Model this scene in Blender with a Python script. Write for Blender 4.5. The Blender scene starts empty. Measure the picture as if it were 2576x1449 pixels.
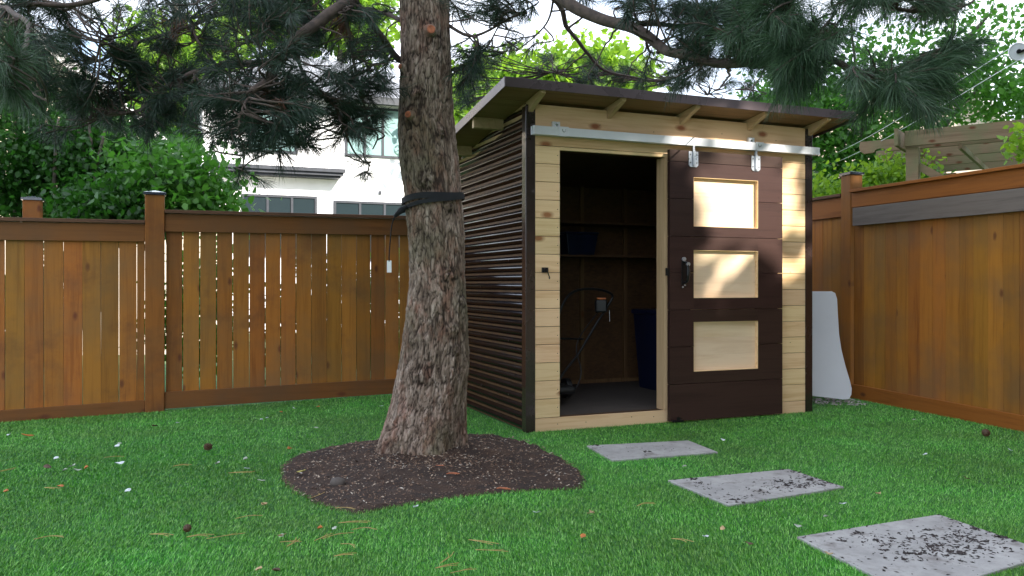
import bpy, math, random
import numpy as np
from mathutils import Vector, Matrix, noise as mn
random.seed(7); rng = np.random.default_rng(7)
S = bpy.context.scene
C = S.collection
R = math.radians

# ------------------------------------------------------------------ camera, sky, sun, exposure
cam_d = bpy.data.cameras.new('camera'); cam = bpy.data.objects.new('camera', cam_d); C.objects.link(cam)
CAMH = 1.1
cam.location = (0, 0, CAMH); cam.rotation_euler = (R(90), 0, 0)
cam_d.sensor_width = 36; cam_d.lens = 29.2; cam_d.shift_y = -10.5/2576
cam_d.clip_end = 2000; cam_d.clip_start = 0.05
S.camera = cam
SUN_EL = 34.0
sh = Vector((0.74, -0.673, 0)).normalized()
SUN = Vector((sh.x*math.cos(R(SUN_EL)), sh.y*math.cos(R(SUN_EL)), math.sin(R(SUN_EL))))
W = bpy.data.worlds.new('World'); S.world = W; W.use_nodes = True
wn = W.node_tree.nodes; wl = W.node_tree.links
bg = wn['Background']; bg.inputs['Strength'].default_value = 0.15
sky = wn.new('ShaderNodeTexSky'); sky.sky_type = 'NISHITA'; sky.sun_disc = False
sky.sun_elevation = R(SUN_EL); sky.sun_rotation = math.atan2(sh.x, sh.y)
sky.air_density = 1.0; sky.dust_density = 1.2; sky.ozone_density = 1.2
tc = wn.new('ShaderNodeTexCoord'); mp = wn.new('ShaderNodeMapping'); mp.inputs['Scale'].default_value = (1, 1, 2.2)
nz = wn.new('ShaderNodeTexNoise'); nz.inputs['Scale'].default_value = 3.2; nz.inputs['Detail'].default_value = 7
rp = wn.new('ShaderNodeValToRGB'); rp.color_ramp.elements[0].position = 0.34; rp.color_ramp.elements[1].position = 0.52
mx = wn.new('ShaderNodeMix'); mx.data_type = 'RGBA'; mx.inputs['B'].default_value = (6.9, 7.4, 8.4, 1)
wl.new(tc.outputs['Generated'], mp.inputs['Vector']); wl.new(mp.outputs['Vector'], nz.inputs['Vector'])
wl.new(nz.outputs['Fac'], rp.inputs['Fac']); wl.new(rp.outputs['Color'], mx.inputs['Factor'])
wl.new(sky.outputs['Color'], mx.inputs['A']); wl.new(mx.outputs['Result'], bg.inputs['Color'])
sd = bpy.data.lights.new('sun', 'SUN'); sd.energy = 5.0; sd.angle = R(0.53); sd.color = (1, 0.93, 0.82)
so = bpy.data.objects.new('sun', sd); C.objects.link(so); so.rotation_euler = SUN.to_track_quat('Z', 'Y').to_euler(); so.location = (12, -12, 14)
S.view_settings.view_transform = 'Standard'; S.view_settings.look = 'None'; S.view_settings.gamma = 1
S.view_settings.exposure = 1.32
S.render.engine = 'CYCLES'

# ------------------------------------------------------------------ helpers
F = 2090.0
def at(x, y, Y):                                  # photo pixel (2576 wide view) at depth Y -> point
    return Vector(((x-1288)/F*Y, Y, CAMH-(y-714)/F*Y))
def gp(x, y, z=0.0):                              # photo pixel on level ground
    return at(x, y, (CAMH-z)*F/(y-714))
TH = math.atan2(.3779, .9258)
D_ = Vector((math.cos(TH), math.sin(TH), 0)); N_ = Vector((-math.sin(TH), math.cos(TH), 0))
C0 = Vector((0.103, 6.147, 0))

def tag(o, label=None, cat=None, group=None, kind=None):
    if label: o['label'] = label
    if cat: o['category'] = cat
    if group: o['group'] = group
    if kind: o['kind'] = kind
    return o
def empty(name, loc=(0, 0, 0), rz=0, **k):
    o = bpy.data.objects.new(name, None); C.objects.link(o); o.location = loc; o.rotation_euler = (0, 0, rz)
    o.empty_display_size = 0.1
    return tag(o, **k)
def link_mesh(name, me, mat, parent=None, bevel=0, smooth=False):
    if mat: me.materials.append(mat)
    o = bpy.data.objects.new(name, me); C.objects.link(o)
    if parent: o.parent = parent
    if smooth: me.shade_smooth()
    if bevel:
        b = o.modifiers.new('bevel', 'BEVEL'); b.width = bevel; b.segments = 2; b.limit_method = 'ANGLE'; b.angle_limit = R(40)
    return o
def np_mesh(name, V, Fc, k):                       # V (n,3), Fc (m,k)
    me = bpy.data.meshes.new(name); V = np.asarray(V, dtype=np.float32); Fc = np.asarray(Fc, dtype=np.int32)
    me.vertices.add(len(V)); me.vertices.foreach_set('co', V.ravel())
    me.loops.add(Fc.size); me.loops.foreach_set('vertex_index', Fc.ravel())
    me.polygons.add(len(Fc)); me.polygons.foreach_set('loop_start', np.arange(0, Fc.size, k, dtype=np.int32))
    me.polygons.foreach_set('loop_total', np.full(len(Fc), k, dtype=np.int32)); me.update(calc_edges=True)
    return me
class MB:
    def __init__(s): s.v = []; s.f = []
    def add(s, vs, fs):
        n = len(s.v); s.v += [tuple(v) for v in vs]; s.f += [tuple(i+n for i in f) for f in fs]; return s
    def box(s, x0, x1, y0, y1, z0, z1, M=None):
        vs = [Vector(p) for p in ((x0,y0,z0),(x1,y0,z0),(x1,y1,z0),(x0,y1,z0),(x0,y0,z1),(x1,y0,z1),(x1,y1,z1),(x0,y1,z1))]
        if M: vs = [M @ v for v in vs]
        return s.add(vs, [(3,2,1,0),(4,5,6,7),(0,1,5,4),(1,2,6,5),(2,3,7,6),(3,0,4,7)])
    def hexa(s, b, t):                             # 4 bottom, 4 top points
        return s.add(list(b)+list(t), [(3,2,1,0),(4,5,6,7),(0,1,5,4),(1,2,6,5),(2,3,7,6),(3,0,4,7)])
    def bar(s, a, b, w, h, up=Vector((0, 0, 1))):
        a = Vector(a); b = Vector(b); d = (b-a).normalized(); sd_ = d.cross(up).normalized(); u = sd_.cross(d)
        q = [(-w/2, -h/2), (w/2, -h/2), (w/2, h/2), (-w/2, h/2)]
        return s.hexa([a+sd_*x+u*y for x, y in q], [b+sd_*x+u*y for x, y in q])
    def prism(s, pts, off):                        # polygon + offset vector
        off = Vector(off); n = len(pts); vs = [Vector(p) for p in pts]; vs += [v+off for v in vs]
        return s.add(vs, [tuple(range(n))[::-1], tuple(range(n, 2*n))]+[(i, (i+1) % n, n+(i+1) % n, n+i) for i in range(n)])
    def tube(s, pts, rads, n=8, cap=True):
        pts = [Vector(p) for p in pts]
        if not hasattr(rads, '__len__'): rads = [rads]*len(pts)
        up = None; vs = []
        for i, p in enumerate(pts):
            d = (pts[min(i+1, len(pts)-1)]-pts[max(i-1, 0)])
            d = d.normalized() if d.length > 1e-9 else Vector((0, 0, 1))
            if up is None: up = d.orthogonal().normalized()
            up = (up-d*up.dot(d)); up = up.normalized() if up.length > 1e-6 else d.orthogonal().normalized()
            w = d.cross(up)
            for k in range(n):
                a = 2*math.pi*k/n; vs.append(p+(up*math.cos(a)+w*math.sin(a))*rads[i])
        fs = []
        for i in range(len(pts)-1):
            for k in range(n):
                fs.append((i*n+k, i*n+(k+1) % n, (i+1)*n+(k+1) % n, (i+1)*n+k))
        if cap: fs += [tuple(range(n))[::-1], tuple((len(pts)-1)*n+k for k in range(n))]
        return s.add(vs, fs)
    def disc(s, c, ax, r, h, n=24):
        c = Vector(c); ax = Vector(ax).normalized(); return s.tube([c-ax*h/2, c+ax*h/2], [r, r], n)
    def build(s, name, mat, parent=None, bevel=0, smooth=False):
        me = bpy.data.meshes.new(name); me.from_pydata(s.v, [], s.f); me.update()
        return link_mesh(name, me, mat, parent, bevel, smooth)
def smooth_pts(pts, n=6):
    P = [Vector(p) for p in pts]; out = []
    for i in range(len(P)-1):
        p0 = P[max(i-1, 0)]; p1 = P[i]; p2 = P[i+1]; p3 = P[min(i+2, len(P)-1)]
        for k in range(n):
            t = k/n; out.append(0.5*((2*p1)+(p2-p0)*t+(2*p0-5*p1+4*p2-p3)*t*t+(3*p1-p0-3*p2+p3)*t*t*t))
    out.append(P[-1]); return out

# ------------------------------------------------------------------ materials
class Mt:
    def __init__(s, name, rough=0.6, metal=0.0, spec=0.5):
        s.m = bpy.data.materials.new(name); s.m.use_nodes = True; s.n = s.m.node_tree.nodes; s.l = s.m.node_tree.links
        s.b = s.n['Principled BSDF']; s.b.inputs['Roughness'].default_value = rough; s.b.inputs['Metallic'].default_value = metal
        s.b.inputs['Specular IOR Level'].default_value = spec
    def coord(s, out='Object', scale=(1, 1, 1), isl=None, loc=(0, 0, 0), rot=(0, 0, 0)):
        t = s.n.new('ShaderNodeTexCoord'); m = s.n.new('ShaderNodeMapping'); m.inputs['Scale'].default_value = scale
        m.inputs['Location'].default_value = loc; m.inputs['Rotation'].default_value = rot
        if isl:
            c = s.n.new('ShaderNodeCombineXYZ'); a = s.n.new('ShaderNodeVectorMath'); a.operation = 'ADD'
            mu = s.math('MULTIPLY', isl, 37.0)
            s.l.new(mu, c.inputs[0]); s.l.new(mu, c.inputs[1]); s.l.new(mu, c.inputs[2])
            s.l.new(t.outputs[out], a.inputs[0]); s.l.new(c.outputs[0], a.inputs[1]); s.l.new(a.outputs[0], m.inputs['Vector'])
        else: s.l.new(t.outputs[out], m.inputs['Vector'])
        return m.outputs[0]
    def island(s): return s.n.new('ShaderNodeNewGeometry').outputs['Random Per Island']
    def math(s, op, a, b=None, c=None, clamp=False):
        n = s.n.new('ShaderNodeMath'); n.operation = op; n.use_clamp = clamp
        for i, v in enumerate((a, b, c)):
            if v is None: continue
            if isinstance(v, (int, float)): n.inputs[i].default_value = v
            else: s.l.new(v, n.inputs[i])
        return n.outputs[0]
    def noise(s, co, scale, detail=4, rough=0.55, dist=0):
        n = s.n.new('ShaderNodeTexNoise'); n.inputs['Scale'].default_value = scale; n.inputs['Detail'].default_value = detail
        n.inputs['Roughness'].default_value = rough; n.inputs['Distortion'].default_value = dist
        s.l.new(co, n.inputs['Vector']); return n.outputs['Fac']
    def voro(s, co, scale, feature='F1', rand=1.0):
        n = s.n.new('ShaderNodeTexVoronoi'); n.feature = feature; n.inputs['Scale'].default_value = scale
        n.inputs['Randomness'].default_value = rand; s.l.new(co, n.inputs['Vector']); return n.outputs
    def ramp(s, f, stops):
        n = s.n.new('ShaderNodeValToRGB'); e = n.color_ramp.elements
        while len(e) < len(stops): e.new(0.5)
        for i, (p, c) in enumerate(stops):
            e[i].position = p; e[i].color = (*c, 1) if hasattr(c, '__len__') else (c, c, c, 1)
        s.l.new(f, n.inputs['Fac']); return n.outputs['Color']
    def mix(s, f, a, b, mode='MIX'):
        n = s.n.new('ShaderNodeMix'); n.data_type = 'RGBA'; n.blend_type = mode
        for k, v in (('Factor', f), ('A', a), ('B', b)):
            if isinstance(v, (int, float)): n.inputs[k].default_value = v if k == 'Factor' else (v, v, v, 1)
            elif isinstance(v, tuple): n.inputs[k].default_value = (*v, 1)
            else: s.l.new(v, n.inputs[k])
        return n.outputs['Result']
    def hsv(s, col, h=None, sa=None, v=None):
        n = s.n.new('ShaderNodeHueSaturation')
        for k, x in (('Hue', h), ('Saturation', sa), ('Value', v)):
            if x is None: continue
            if isinstance(x, (int, float)): n.inputs[k].default_value = x
            else: s.l.new(x, n.inputs[k])
        s.l.new(col, n.inputs['Color']); return n.outputs['Color']
    def maprange(s, f, a, b, c, d):
        n = s.n.new('ShaderNodeMapRange')
        for i, v in enumerate((a, b, c, d)): n.inputs[i+1].default_value = v
        s.l.new(f, n.inputs[0]); return n.outputs[0]
    def bump(s, h, strength=0.3, dist=0.01):
        n = s.n.new('ShaderNodeBump'); n.inputs['Strength'].default_value = strength; n.inputs['Distance'].default_value = dist
        s.l.new(h, n.inputs['Height']); s.l.new(n.outputs[0], s.b.inputs['Normal'])
    def color(s, c):
        if isinstance(c, tuple): s.b.inputs['Base Color'].default_value = (*c, 1)
        else: s.l.new(c, s.b.inputs['Base Color'])
        return s
def plain(name, col, rough=0.6, metal=0.0, var=0.12, nscale=8, bump=0.1, spec=0.5, coat=0):
    m = Mt(name, rough, metal, spec); co = m.coord(); n = m.noise(co, nscale, 6)
    lo = tuple(c*(1-var*2) for c in col); hi = tuple(min(1, c*(1+var)) for c in col)
    m.color(m.ramp(n, [(0.3, lo), (0.7, hi)]))
    if bump: m.bump(m.noise(co, nscale*9, 4), bump, 0.004)
    m.l.new(m.maprange(n, 0.3, 0.7, max(0, rough-0.07), min(1, rough+0.07)), m.b.inputs['Roughness'])
    if coat: m.b.inputs['Coat Weight'].default_value = coat
    return m.m
def wood(name, dark, light, axis, knots=0.5, weather=None, rough=0.6, vvar=0.25, knotcol=(0.12, 0.04, 0.015), kscale=3.0, kstr=0.9, grain=1.0, stain=None, ksize=0.045, bumps=0.35):
    m = Mt(name, rough, 0, 0.22); isl = m.island()
    a = 'xyz'.index(axis); sc = [26*grain]*3; sc[a] = 1.3
    co = m.coord(scale=tuple(sc), isl=isl); co2 = m.coord(isl=isl)
    g = m.noise(co, 1.0, 6, 0.62, 0.6); c = m.ramp(g, [(0.22, dark), (0.52, light)])
    sc2 = [80]*3; sc2[a] = 3.0; fine = m.noise(m.coord(scale=tuple(sc2), isl=isl), 1.0, 3)
    c = m.mix(m.maprange(fine, 0.5, 0.8, 0, 0.3), c, dark)
    if weather:
        wz = m.noise(m.coord(), 1.7, 4, 0.6); c = m.mix(m.maprange(wz, 0.42, 0.66, 0, 0.8), c, weather)
    if stain:
        wz = m.noise(m.coord(loc=(3, 9, 5)), 2.3, 6, 0.65); c = m.mix(m.maprange(wz, 0.52, 0.72, 0, 0.75), c, stain)
    if knots:
        ks = [1, 1, 1]; ks[a] = 0.5
        sx = m.n.new('ShaderNodeSeparateXYZ'); m.l.new(m.coord(scale=tuple(ks), isl=isl), sx.inputs[0]); cb = m.n.new('ShaderNodeCombineXYZ')
        m.l.new(sx.outputs[1 if axis == 'y' else 0], cb.inputs[0]); m.l.new(sx.outputs[2], cb.inputs[1])
        v = m.voro(cb.outputs[0], kscale)
        for nd in m.n:
            if nd.bl_idname == 'ShaderNodeTexVoronoi': nd.voronoi_dimensions = '2D'
        dd = m.math('ADD', v['Distance'], m.math('MULTIPLY', m.math('SUBTRACT', m.noise(co2, 40, 2), 0.5), 0.03))
        # only some cells carry a knot
        sel = m.math('GREATER_THAN', m.math('FRACT', m.math('MULTIPLY', m.math('ADD', v['Color'], 0.0), 7.13)), 1-knots)
        k = m.math('MULTIPLY', m.maprange(dd, ksize*0.6, ksize*1.7, 1, 0), sel)
        c = m.mix(m.math('MULTIPLY', k, kstr), c, knotcol)
    c = m.hsv(c, h=m.maprange(isl, 0, 1, 0.49, 0.51), v=m.maprange(m.math('FRACT', m.math('MULTIPLY', isl, 13.7)), 0, 1, 1-vvar, 1+vvar))
    m.color(c); m.bump(g, bumps, 0.003); return m.m
M = {}
M['cedar_v'] = wood('cedar boards', (0.18, 0.062, 0.010), (0.32, 0.122, 0.020), 'z', 0.35, rough=0.6, vvar=0.24, weather=(0.20, 0.10, 0.035), stain=(0.14, 0.055, 0.02), kscale=3.2)
M['cedar_h'] = wood('cedar rails', (0.12, 0.047, 0.011), (0.20, 0.081, 0.019), 'x', 0.3, rough=0.6, vvar=0.14, weather=(0.14, 0.07, 0.028), kscale=2.5)
M['cedar_rv'] = wood('cedar boards right fence', (0.22, 0.076, 0.010), (0.36, 0.14, 0.021), 'z', 0.35, rough=0.6, vvar=0.2, weather=(0.21, 0.105, 0.04), kscale=3.4)  # boards of the right fence, a lighter orange cedar
M['cedar_rh'] = wood('cedar rails red', (0.19, 0.064, 0.011), (0.32, 0.115, 0.019), 'x', 0.3, rough=0.6, vvar=0.12)
M['greyboard'] = wood('weathered grey board', (0.11, 0.09, 0.078), (0.19, 0.16, 0.14), 'x', 0.2, rough=0.7, vvar=0.1)
M['capwood'] = wood('dark cap board', (0.05, 0.03, 0.02), (0.13, 0.065, 0.035), 'x', 0.1, rough=0.7, vvar=0.1)
M['pine'] = wood('fresh pine siding', (0.60, 0.36, 0.17), (0.80, 0.565, 0.325), 'x', 0.3, rough=0.45, vvar=0.09, knotcol=(0.28, 0.09, 0.03), kscale=4.2, ksize=0.08, bumps=0.12)
M['pine_pane'] = wood('pine seen in door panel', (0.66, 0.45, 0.29), (0.80, 0.60, 0.42), 'x', 0.35, rough=0.3, vvar=0.04, knotcol=(0.46, 0.28, 0.19), kscale=4, kstr=0.55, ksize=0.11, grain=0.5, bumps=0.02)
M['pine_z'] = wood('pine framing', (0.5, 0.32, 0.15), (0.68, 0.48, 0.27), 'z', 0.2, rough=0.5, vvar=0.1)
M['pine_y'] = wood('pine rafters', (0.46, 0.31, 0.16), (0.62, 0.45, 0.26), 'y', 0.2, rough=0.5, vvar=0.1)
M['soffit'] = wood('soffit sheathing', (0.19, 0.11, 0.05), (0.31, 0.19, 0.095), 'x', 0.2, rough=0.6, vvar=0.12)
M['doorwood'] = wood('dark brown door paint', (0.028, 0.014, 0.012), (0.045, 0.023, 0.019), 'x', 0.0, rough=0.42, vvar=0.08, bumps=0.25)
M['brownmetal'] = plain('dark brown coated steel', (0.028, 0.015, 0.014), 0.26, 0.0, 0.08, 4, 0.02, 0.6, coat=0.4)
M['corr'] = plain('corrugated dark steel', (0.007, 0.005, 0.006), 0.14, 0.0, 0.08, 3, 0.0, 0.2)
M['corr'].node_tree.nodes['Principled BSDF'].inputs['Specular Tint'].default_value = (0.5, 0.68, 1.0, 1)  # blue put into the reflections to imitate cool sky highlights
M['fascia'] = plain('brown fascia metal', (0.12, 0.09, 0.10), 0.3, 0.2, 0.1, 3, 0.02)
M['galv'] = plain('galvanised steel', (0.74, 0.76, 0.8), 0.35, 0.35, 0.03, 6, 0.0)
M['galvd'] = plain('zinc plate', (0.5, 0.53, 0.58), 0.3, 0.6, 0.05, 9, 0.0)
M['blackmetal'] = plain('black metal', (0.012, 0.012, 0.014), 0.32, 0.3, 0.1)
M['chrome'] = plain('bright steel', (0.75, 0.75, 0.77), 0.18, 1.0, 0.05, 8, 0)
M['osb'] = None
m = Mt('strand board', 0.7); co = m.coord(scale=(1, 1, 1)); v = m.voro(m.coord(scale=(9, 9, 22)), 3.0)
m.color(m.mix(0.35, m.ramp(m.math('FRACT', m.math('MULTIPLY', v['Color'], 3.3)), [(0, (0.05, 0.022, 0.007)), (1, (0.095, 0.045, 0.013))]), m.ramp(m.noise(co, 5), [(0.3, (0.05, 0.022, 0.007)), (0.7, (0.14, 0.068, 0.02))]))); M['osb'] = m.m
M['plastic_blk'] = plain('black plastic', (0.012, 0.012, 0.013), 0.45, 0, 0.1)
M['orange'] = plain('orange plastic', (0.6, 0.15, 0.02), 0.45)
M['blue'] = plain('blue plastic', (0.003, 0.008, 0.036), 0.4, 0, 0.1)
M['white_pl'] = plain('white plastic', (0.62, 0.63, 0.66), 0.35, 0, 0.03, 2, 0.02)
M['strap'] = plain('black webbing', (0.006, 0.007, 0.010), 0.8, 0, 0.2, 60, 0.3)
M['paper'] = plain('white tag', (0.75, 0.75, 0.75), 0.5, 0, 0.04)
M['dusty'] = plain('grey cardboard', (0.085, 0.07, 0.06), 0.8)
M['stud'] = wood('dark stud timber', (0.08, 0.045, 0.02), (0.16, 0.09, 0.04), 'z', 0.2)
M['capm'] = plain('black post cap', (0.03, 0.035, 0.055), 0.25, 0, 0.1, 5, 0.02, coat=0.6)
# concrete slabs with dirt
m = Mt('concrete slab', 0.75); co = m.coord('Object'); n1 = m.noise(co, 5, 6, 0.6); n2 = m.noise(co, 60, 3)
c = m.ramp(n1, [(0.3, (0.25, 0.242, 0.235)), (0.7, (0.41, 0.40, 0.385))]); c = m.mix(m.maprange(n2, 0.5, 0.75, 0, 0.35), c, (0.2, 0.2, 0.2)); c = m.mix(m.maprange(m.noise(m.coord('Object', loc=(5, 2, 0)), 9, 7, 0.7), 0.52, 0.68, 0, 0.75), c, (0.12, 0.10, 0.09))
m.color(c); m.bump(m.math('ADD', n2, m.noise(co, 220, 2)), 0.35, 0.002); M['slab'] = m.m
M['dirt'] = plain('dark soil crumbs', (0.035, 0.024, 0.022), 0.9, 0, 0.35, 40, 0.4)
# soil
m = Mt('soil', 0.95); co = m.coord(); n1 = m.noise(co, 6, 8, 0.65); n2 = m.noise(co, 60, 5, 0.7)
c = m.ramp(n1, [(0.3, (0.014, 0.008, 0.006)), (0.55, (0.036, 0.018, 0.010)), (0.8, (0.08, 0.042, 0.022))])
c = m.mix(m.maprange(n2, 0.55, 0.7, 0, 0.45), c, (0.095, 0.052, 0.03))
m.color(c); m.bump(m.math('ADD', n1, m.math('MULTIPLY', n2, 0.6)), 0.9, 0.02); M['soil'] = m.m
m = Mt('wood chips', 0.85); isl = m.island()
m.color(m.ramp(isl, [(0.0, (0.05, 0.03, 0.022)), (0.4, (0.12, 0.065, 0.04)), (0.75, (0.22, 0.14, 0.09)), (0.93, (0.42, 0.34, 0.26)), (1.0, (0.5, 0.46, 0.4))])); M['chips'] = m.m
# turf
m = Mt('turf blades', 0.42, 0, 0.45); isl = m.island(); co = m.coord('Object'); big = m.noise(co, 1.1, 5, 0.6)
c = m.ramp(isl, [(0, (0.028, 0.135, 0.008)), (0.45, (0.078, 0.285, 0.017)), (0.8, (0.18, 0.45, 0.05)), (1, (0.34, 0.6, 0.18))])
c = m.hsv(c, h=m.maprange(big, 0.3, 0.7, 0.49, 0.52), v=m.maprange(big, 0.3, 0.7, 0.65, 1.3)); m.color(c); M['turf'] = m.m
m = Mt('turf base', 0.8); co = m.coord('Object'); n1 = m.noise(co, 60, 6, 0.7); n0 = m.noise(co, 1.2, 4)
c = m.ramp(n1, [(0.3, (0.010, 0.065, 0.010)), (0.7, (0.03, 0.2, 0.028))]); c = m.hsv(c, v=m.maprange(n0, 0.3, 0.7, 0.75, 1.2))
m.color(c); m.bump(n1, 0.8, 0.02); M['turfbase'] = m.m
m = Mt('neighbour ground', 0.9); co = m.coord('Object'); n1 = m.noise(co, 3, 8, 0.7)
m.color(m.ramp(n1, [(0.3, (0.03, 0.06, 0.015)), (0.7, (0.09, 0.14, 0.04))])); M['farground'] = m.m
# bark
m = Mt('pine bark', 0.85, 0, 0.25); co = m.coord('Object', scale=(1, 1, 0.28)); n1 = m.noise(co, 26, 8, 0.68, 0.8); n2 = m.noise(m.coord('Object'), 2.6, 5, 0.6)
n3 = m.noise(m.coord('Object', scale=(1, 1, 0.5), loc=(4, 2, 1)), 9, 6, 0.65)
c = m.ramp(n1, [(0.28, (0.05, 0.03, 0.02)), (0.42, (0.19, 0.135, 0.10)), (0.54, (0.34, 0.255, 0.20)), (0.68, (0.56, 0.46, 0.385))])
c = m.mix(m.maprange(n3, 0.5, 0.64, 0, 0.6), c, (0.27, 0.115, 0.075))
c = m.mix(m.maprange(n2, 0.48, 0.66, 0, 0.55), c, (0.10, 0.105, 0.05))
at_ = m.n.new('ShaderNodeAttribute'); at_.attribute_name = 'crack'
c = m.mix(m.maprange(at_.outputs['Fac'], 0.0, 0.8, 0, 0.92), c, (0.022, 0.013, 0.009))
n4 = m.noise(m.coord('Object', scale=(1, 1, 0.22)), 75, 6, 0.7, 1.0); c = m.mix(m.maprange(n4, 0.52, 0.64, 0, 0.55), c, (0.04, 0.027, 0.02))
m.color(c); m.bump(m.math('ADD', n1, m.math('MULTIPLY', n4, 0.6)), 1.0, 0.016); M['bark'] = m.m
M['branchbark'] = plain('branch bark', (0.085, 0.06, 0.048), 0.85, 0, 0.3, 25, 0.5)
M['greybranch'] = plain('grey stem bark', (0.14, 0.12, 0.1), 0.85, 0, 0.25, 25, 0.4)
M['cutwood'] = plain('cut branch end', (0.42, 0.13, 0.055), 0.6, 0, 0.3, 40, 0.3)
def leafmat(name, a, b, trans=0.5, tcol=None, rough=0.45):
    m = Mt(name, rough, 0, 0.4); isl = m.island(); c = m.ramp(isl, [(0, a), (1, b)])
    m.color(c); out = m.n['Material Output']; t = m.n.new('ShaderNodeBsdfTranslucent')
    if tcol: t.inputs['Color'].default_value = (*tcol, 1)
    else: m.l.new(c, t.inputs['Color'])
    x = m.n.new('ShaderNodeMixShader'); x.inputs[0].default_value = trans
    m.l.new(m.b.outputs[0], x.inputs[1]); m.l.new(t.outputs[0], x.inputs[2]); m.l.new(x.outputs[0], out.inputs['Surface'])
    return m.m
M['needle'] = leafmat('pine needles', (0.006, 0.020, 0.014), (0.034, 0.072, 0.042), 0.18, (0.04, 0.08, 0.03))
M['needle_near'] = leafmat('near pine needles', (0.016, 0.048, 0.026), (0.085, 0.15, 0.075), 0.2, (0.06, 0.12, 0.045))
M['leaf_dark'] = leafmat('dark green leaves', (0.010, 0.045, 0.007), (0.032, 0.115, 0.014), 0.35, (0.045, 0.18, 0.015))
M['leaf_mid'] = leafmat('mid green leaves', (0.025, 0.10, 0.012), (0.085, 0.22, 0.03), 0.42, (0.10, 0.32, 0.03))
M['leaf_bright'] = leafmat('sunlit yellow green leaves', (0.08, 0.19, 0.018), (0.2, 0.34, 0.035), 0.45, (0.3, 0.5, 0.03))
M['deadneedle'] = plain('dead brown needles', (0.14, 0.05, 0.02), 0.8, 0, 0.3, 20)
M['dryneedle'] = plain('dry needle', (0.42, 0.28, 0.09), 0.6, 0, 0.15)
M['stucco'] = plain('white stucco', (0.8, 0.8, 0.82), 0.85, 0, 0.03, 3, 0.2)
M['beige'] = plain('beige wall', (0.62, 0.52, 0.42), 0.85, 0, 0.06, 3, 0.2)
M['trimdark'] = plain('dark house trim', (0.02, 0.024, 0.035), 0.5)
M['shingle'] = plain('grey shingles', (0.22, 0.23, 0.26), 0.85, 0, 0.25, 25, 0.5)
M['fasciaw'] = plain('white fascia', (0.7, 0.68, 0.66), 0.6)
m = Mt('window glass', 0.06, 0, 0.3); m.color((0.02, 0.03, 0.035)); M['glass'] = m.m
m = Mt('bright window glass', 0.05, 0.0, 1.0); m.color((0.25, 0.38, 0.38)); m.b.inputs['Coat Weight'].default_value = 1; M['glass2'] = m.m
M['pergola'] = wood('weathered pergola timber', (0.12, 0.082, 0.045), (0.24, 0.175, 0.105), 'x', 0.15, rough=0.8, vvar=0.12, weather=(0.14, 0.17, 0.08))
M['stone'] = plain('pale gravel', (0.4, 0.37, 0.34), 0.85, 0, 0.3, 30)

# ------------------------------------------------------------------ ground
def gz(x, y):
    s = min(1, max(0, (y-5)/2.3)); s = s*s*(3-2*s)
    return 0.0225*max(-3.0, min(1.1, x+2.3))*s*(1 if x < -1.3 else max(0, 1-(x+1.3)/1.0))
nx, ny = 121, 101
V = []; xs = np.linspace(-9, 9, nx); ys = np.linspace(-3, 12, ny)
for j in range(ny):
    for i in range(nx): V.append((xs[i], ys[j], gz(xs[i], ys[j])-0.004))
Q = [(j*nx+i, j*nx+i+1, (j+1)*nx+i+1, (j+1)*nx+i) for j in range(ny-1) for i in range(nx-1)]
o = link_mesh('lawn_ground', np_mesh('lawn_ground', V, Q, 4), M['turfbase']); tag(o, 'green artificial turf covering the whole back yard', 'lawn', kind='structure')
mb = MB(); mb.add([(-400, -400, -0.35), (400, -400, -0.35), (400, 400, -0.35), (-400, 400, -0.35)], [(0, 1, 2, 3)])
tag(mb.build('ground', M['farground']), 'far ground beyond the fences', 'ground', kind='structure')

def Z4(zx, zy): return ((1000+zx/1.84)/1.59, (1600+zy/1.84)/1.59)
bed_px = [Z4(*p) for p in [(225,505),(300,430),(440,385),(600,345),(800,322),(1000,300),(1300,275),(1600,265),(1750,260),(1900,283),(2050,318),(2150,355),(2330,450),(2440,540),(2472,600),(2430,650),(2200,665),(1900,680),(1600,710),(1300,750),(1050,790),(820,830),(700,820),(560,795),(440,745),(330,680),(245,610),(232,560)]]
bed = [gp(x, y) for x, y in bed_px]
bed2 = np.array([(p.x, p.y) for p in bed])
def inpoly(px, py, P):
    r = np.zeros(len(px), bool); n = len(P); j = n-1
    for i in range(n):
        xi, yi = P[i]; xj, yj = P[j]
        c = ((yi > py) != (yj > py)) & (px < (xj-xi)*(py-yi)/(yj-yi+1e-12)+xi); r ^= c; j = i
    return r
bc = bed2.mean(axis=0)
# soil bed: rings from rim to centre, gently mounded to the trunk
rings = 26; V = []; nb = 6*len(bed)
fine_b = smooth_pts(list(bed)+[bed[0]], 6)[:-1]; nb = len(fine_b)
TREE = Vector((at(1075, 1100, 5.3).x, 5.3, 0))
def soilz(x, y):
    d = math.hypot(x-TREE.x, y-TREE.y); z = 0.010+0.085*math.exp(-(d/0.42)**2)
    return z+0.014*mn.fractal(Vector((x*6, y*6, 0)), 0.7, 2.0, 6)
for r in range(rings+1):
    f = r/rings
    for k in range(nb):
        p = fine_b[k]; wob = (0.02*mn.noise(Vector((p.x*9, p.y*9, 0)))+0.014*mn.noise(Vector((p.x*40, p.y*40, 3))))*(1-f)
        x = p.x+(TREE.x-p.x)*f+wob; y = p.y+(TREE.y-p.y)*f+wob
        V.append((x, y, (soilz(x, y) if f > 0 else -0.003)))
Q = [(r*nb+k, r*nb+(k+1) % nb, (r+1)*nb+(k+1) % nb, (r+1)*nb+k) for r in range(rings) for k in range(nb)]
o = link_mesh('soil', np_mesh('soil', V, Q, 4), M['soil'], smooth=True); tag(o, 'dark bare soil bed around the pine trunk', 'soil', kind='structure')
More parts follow.
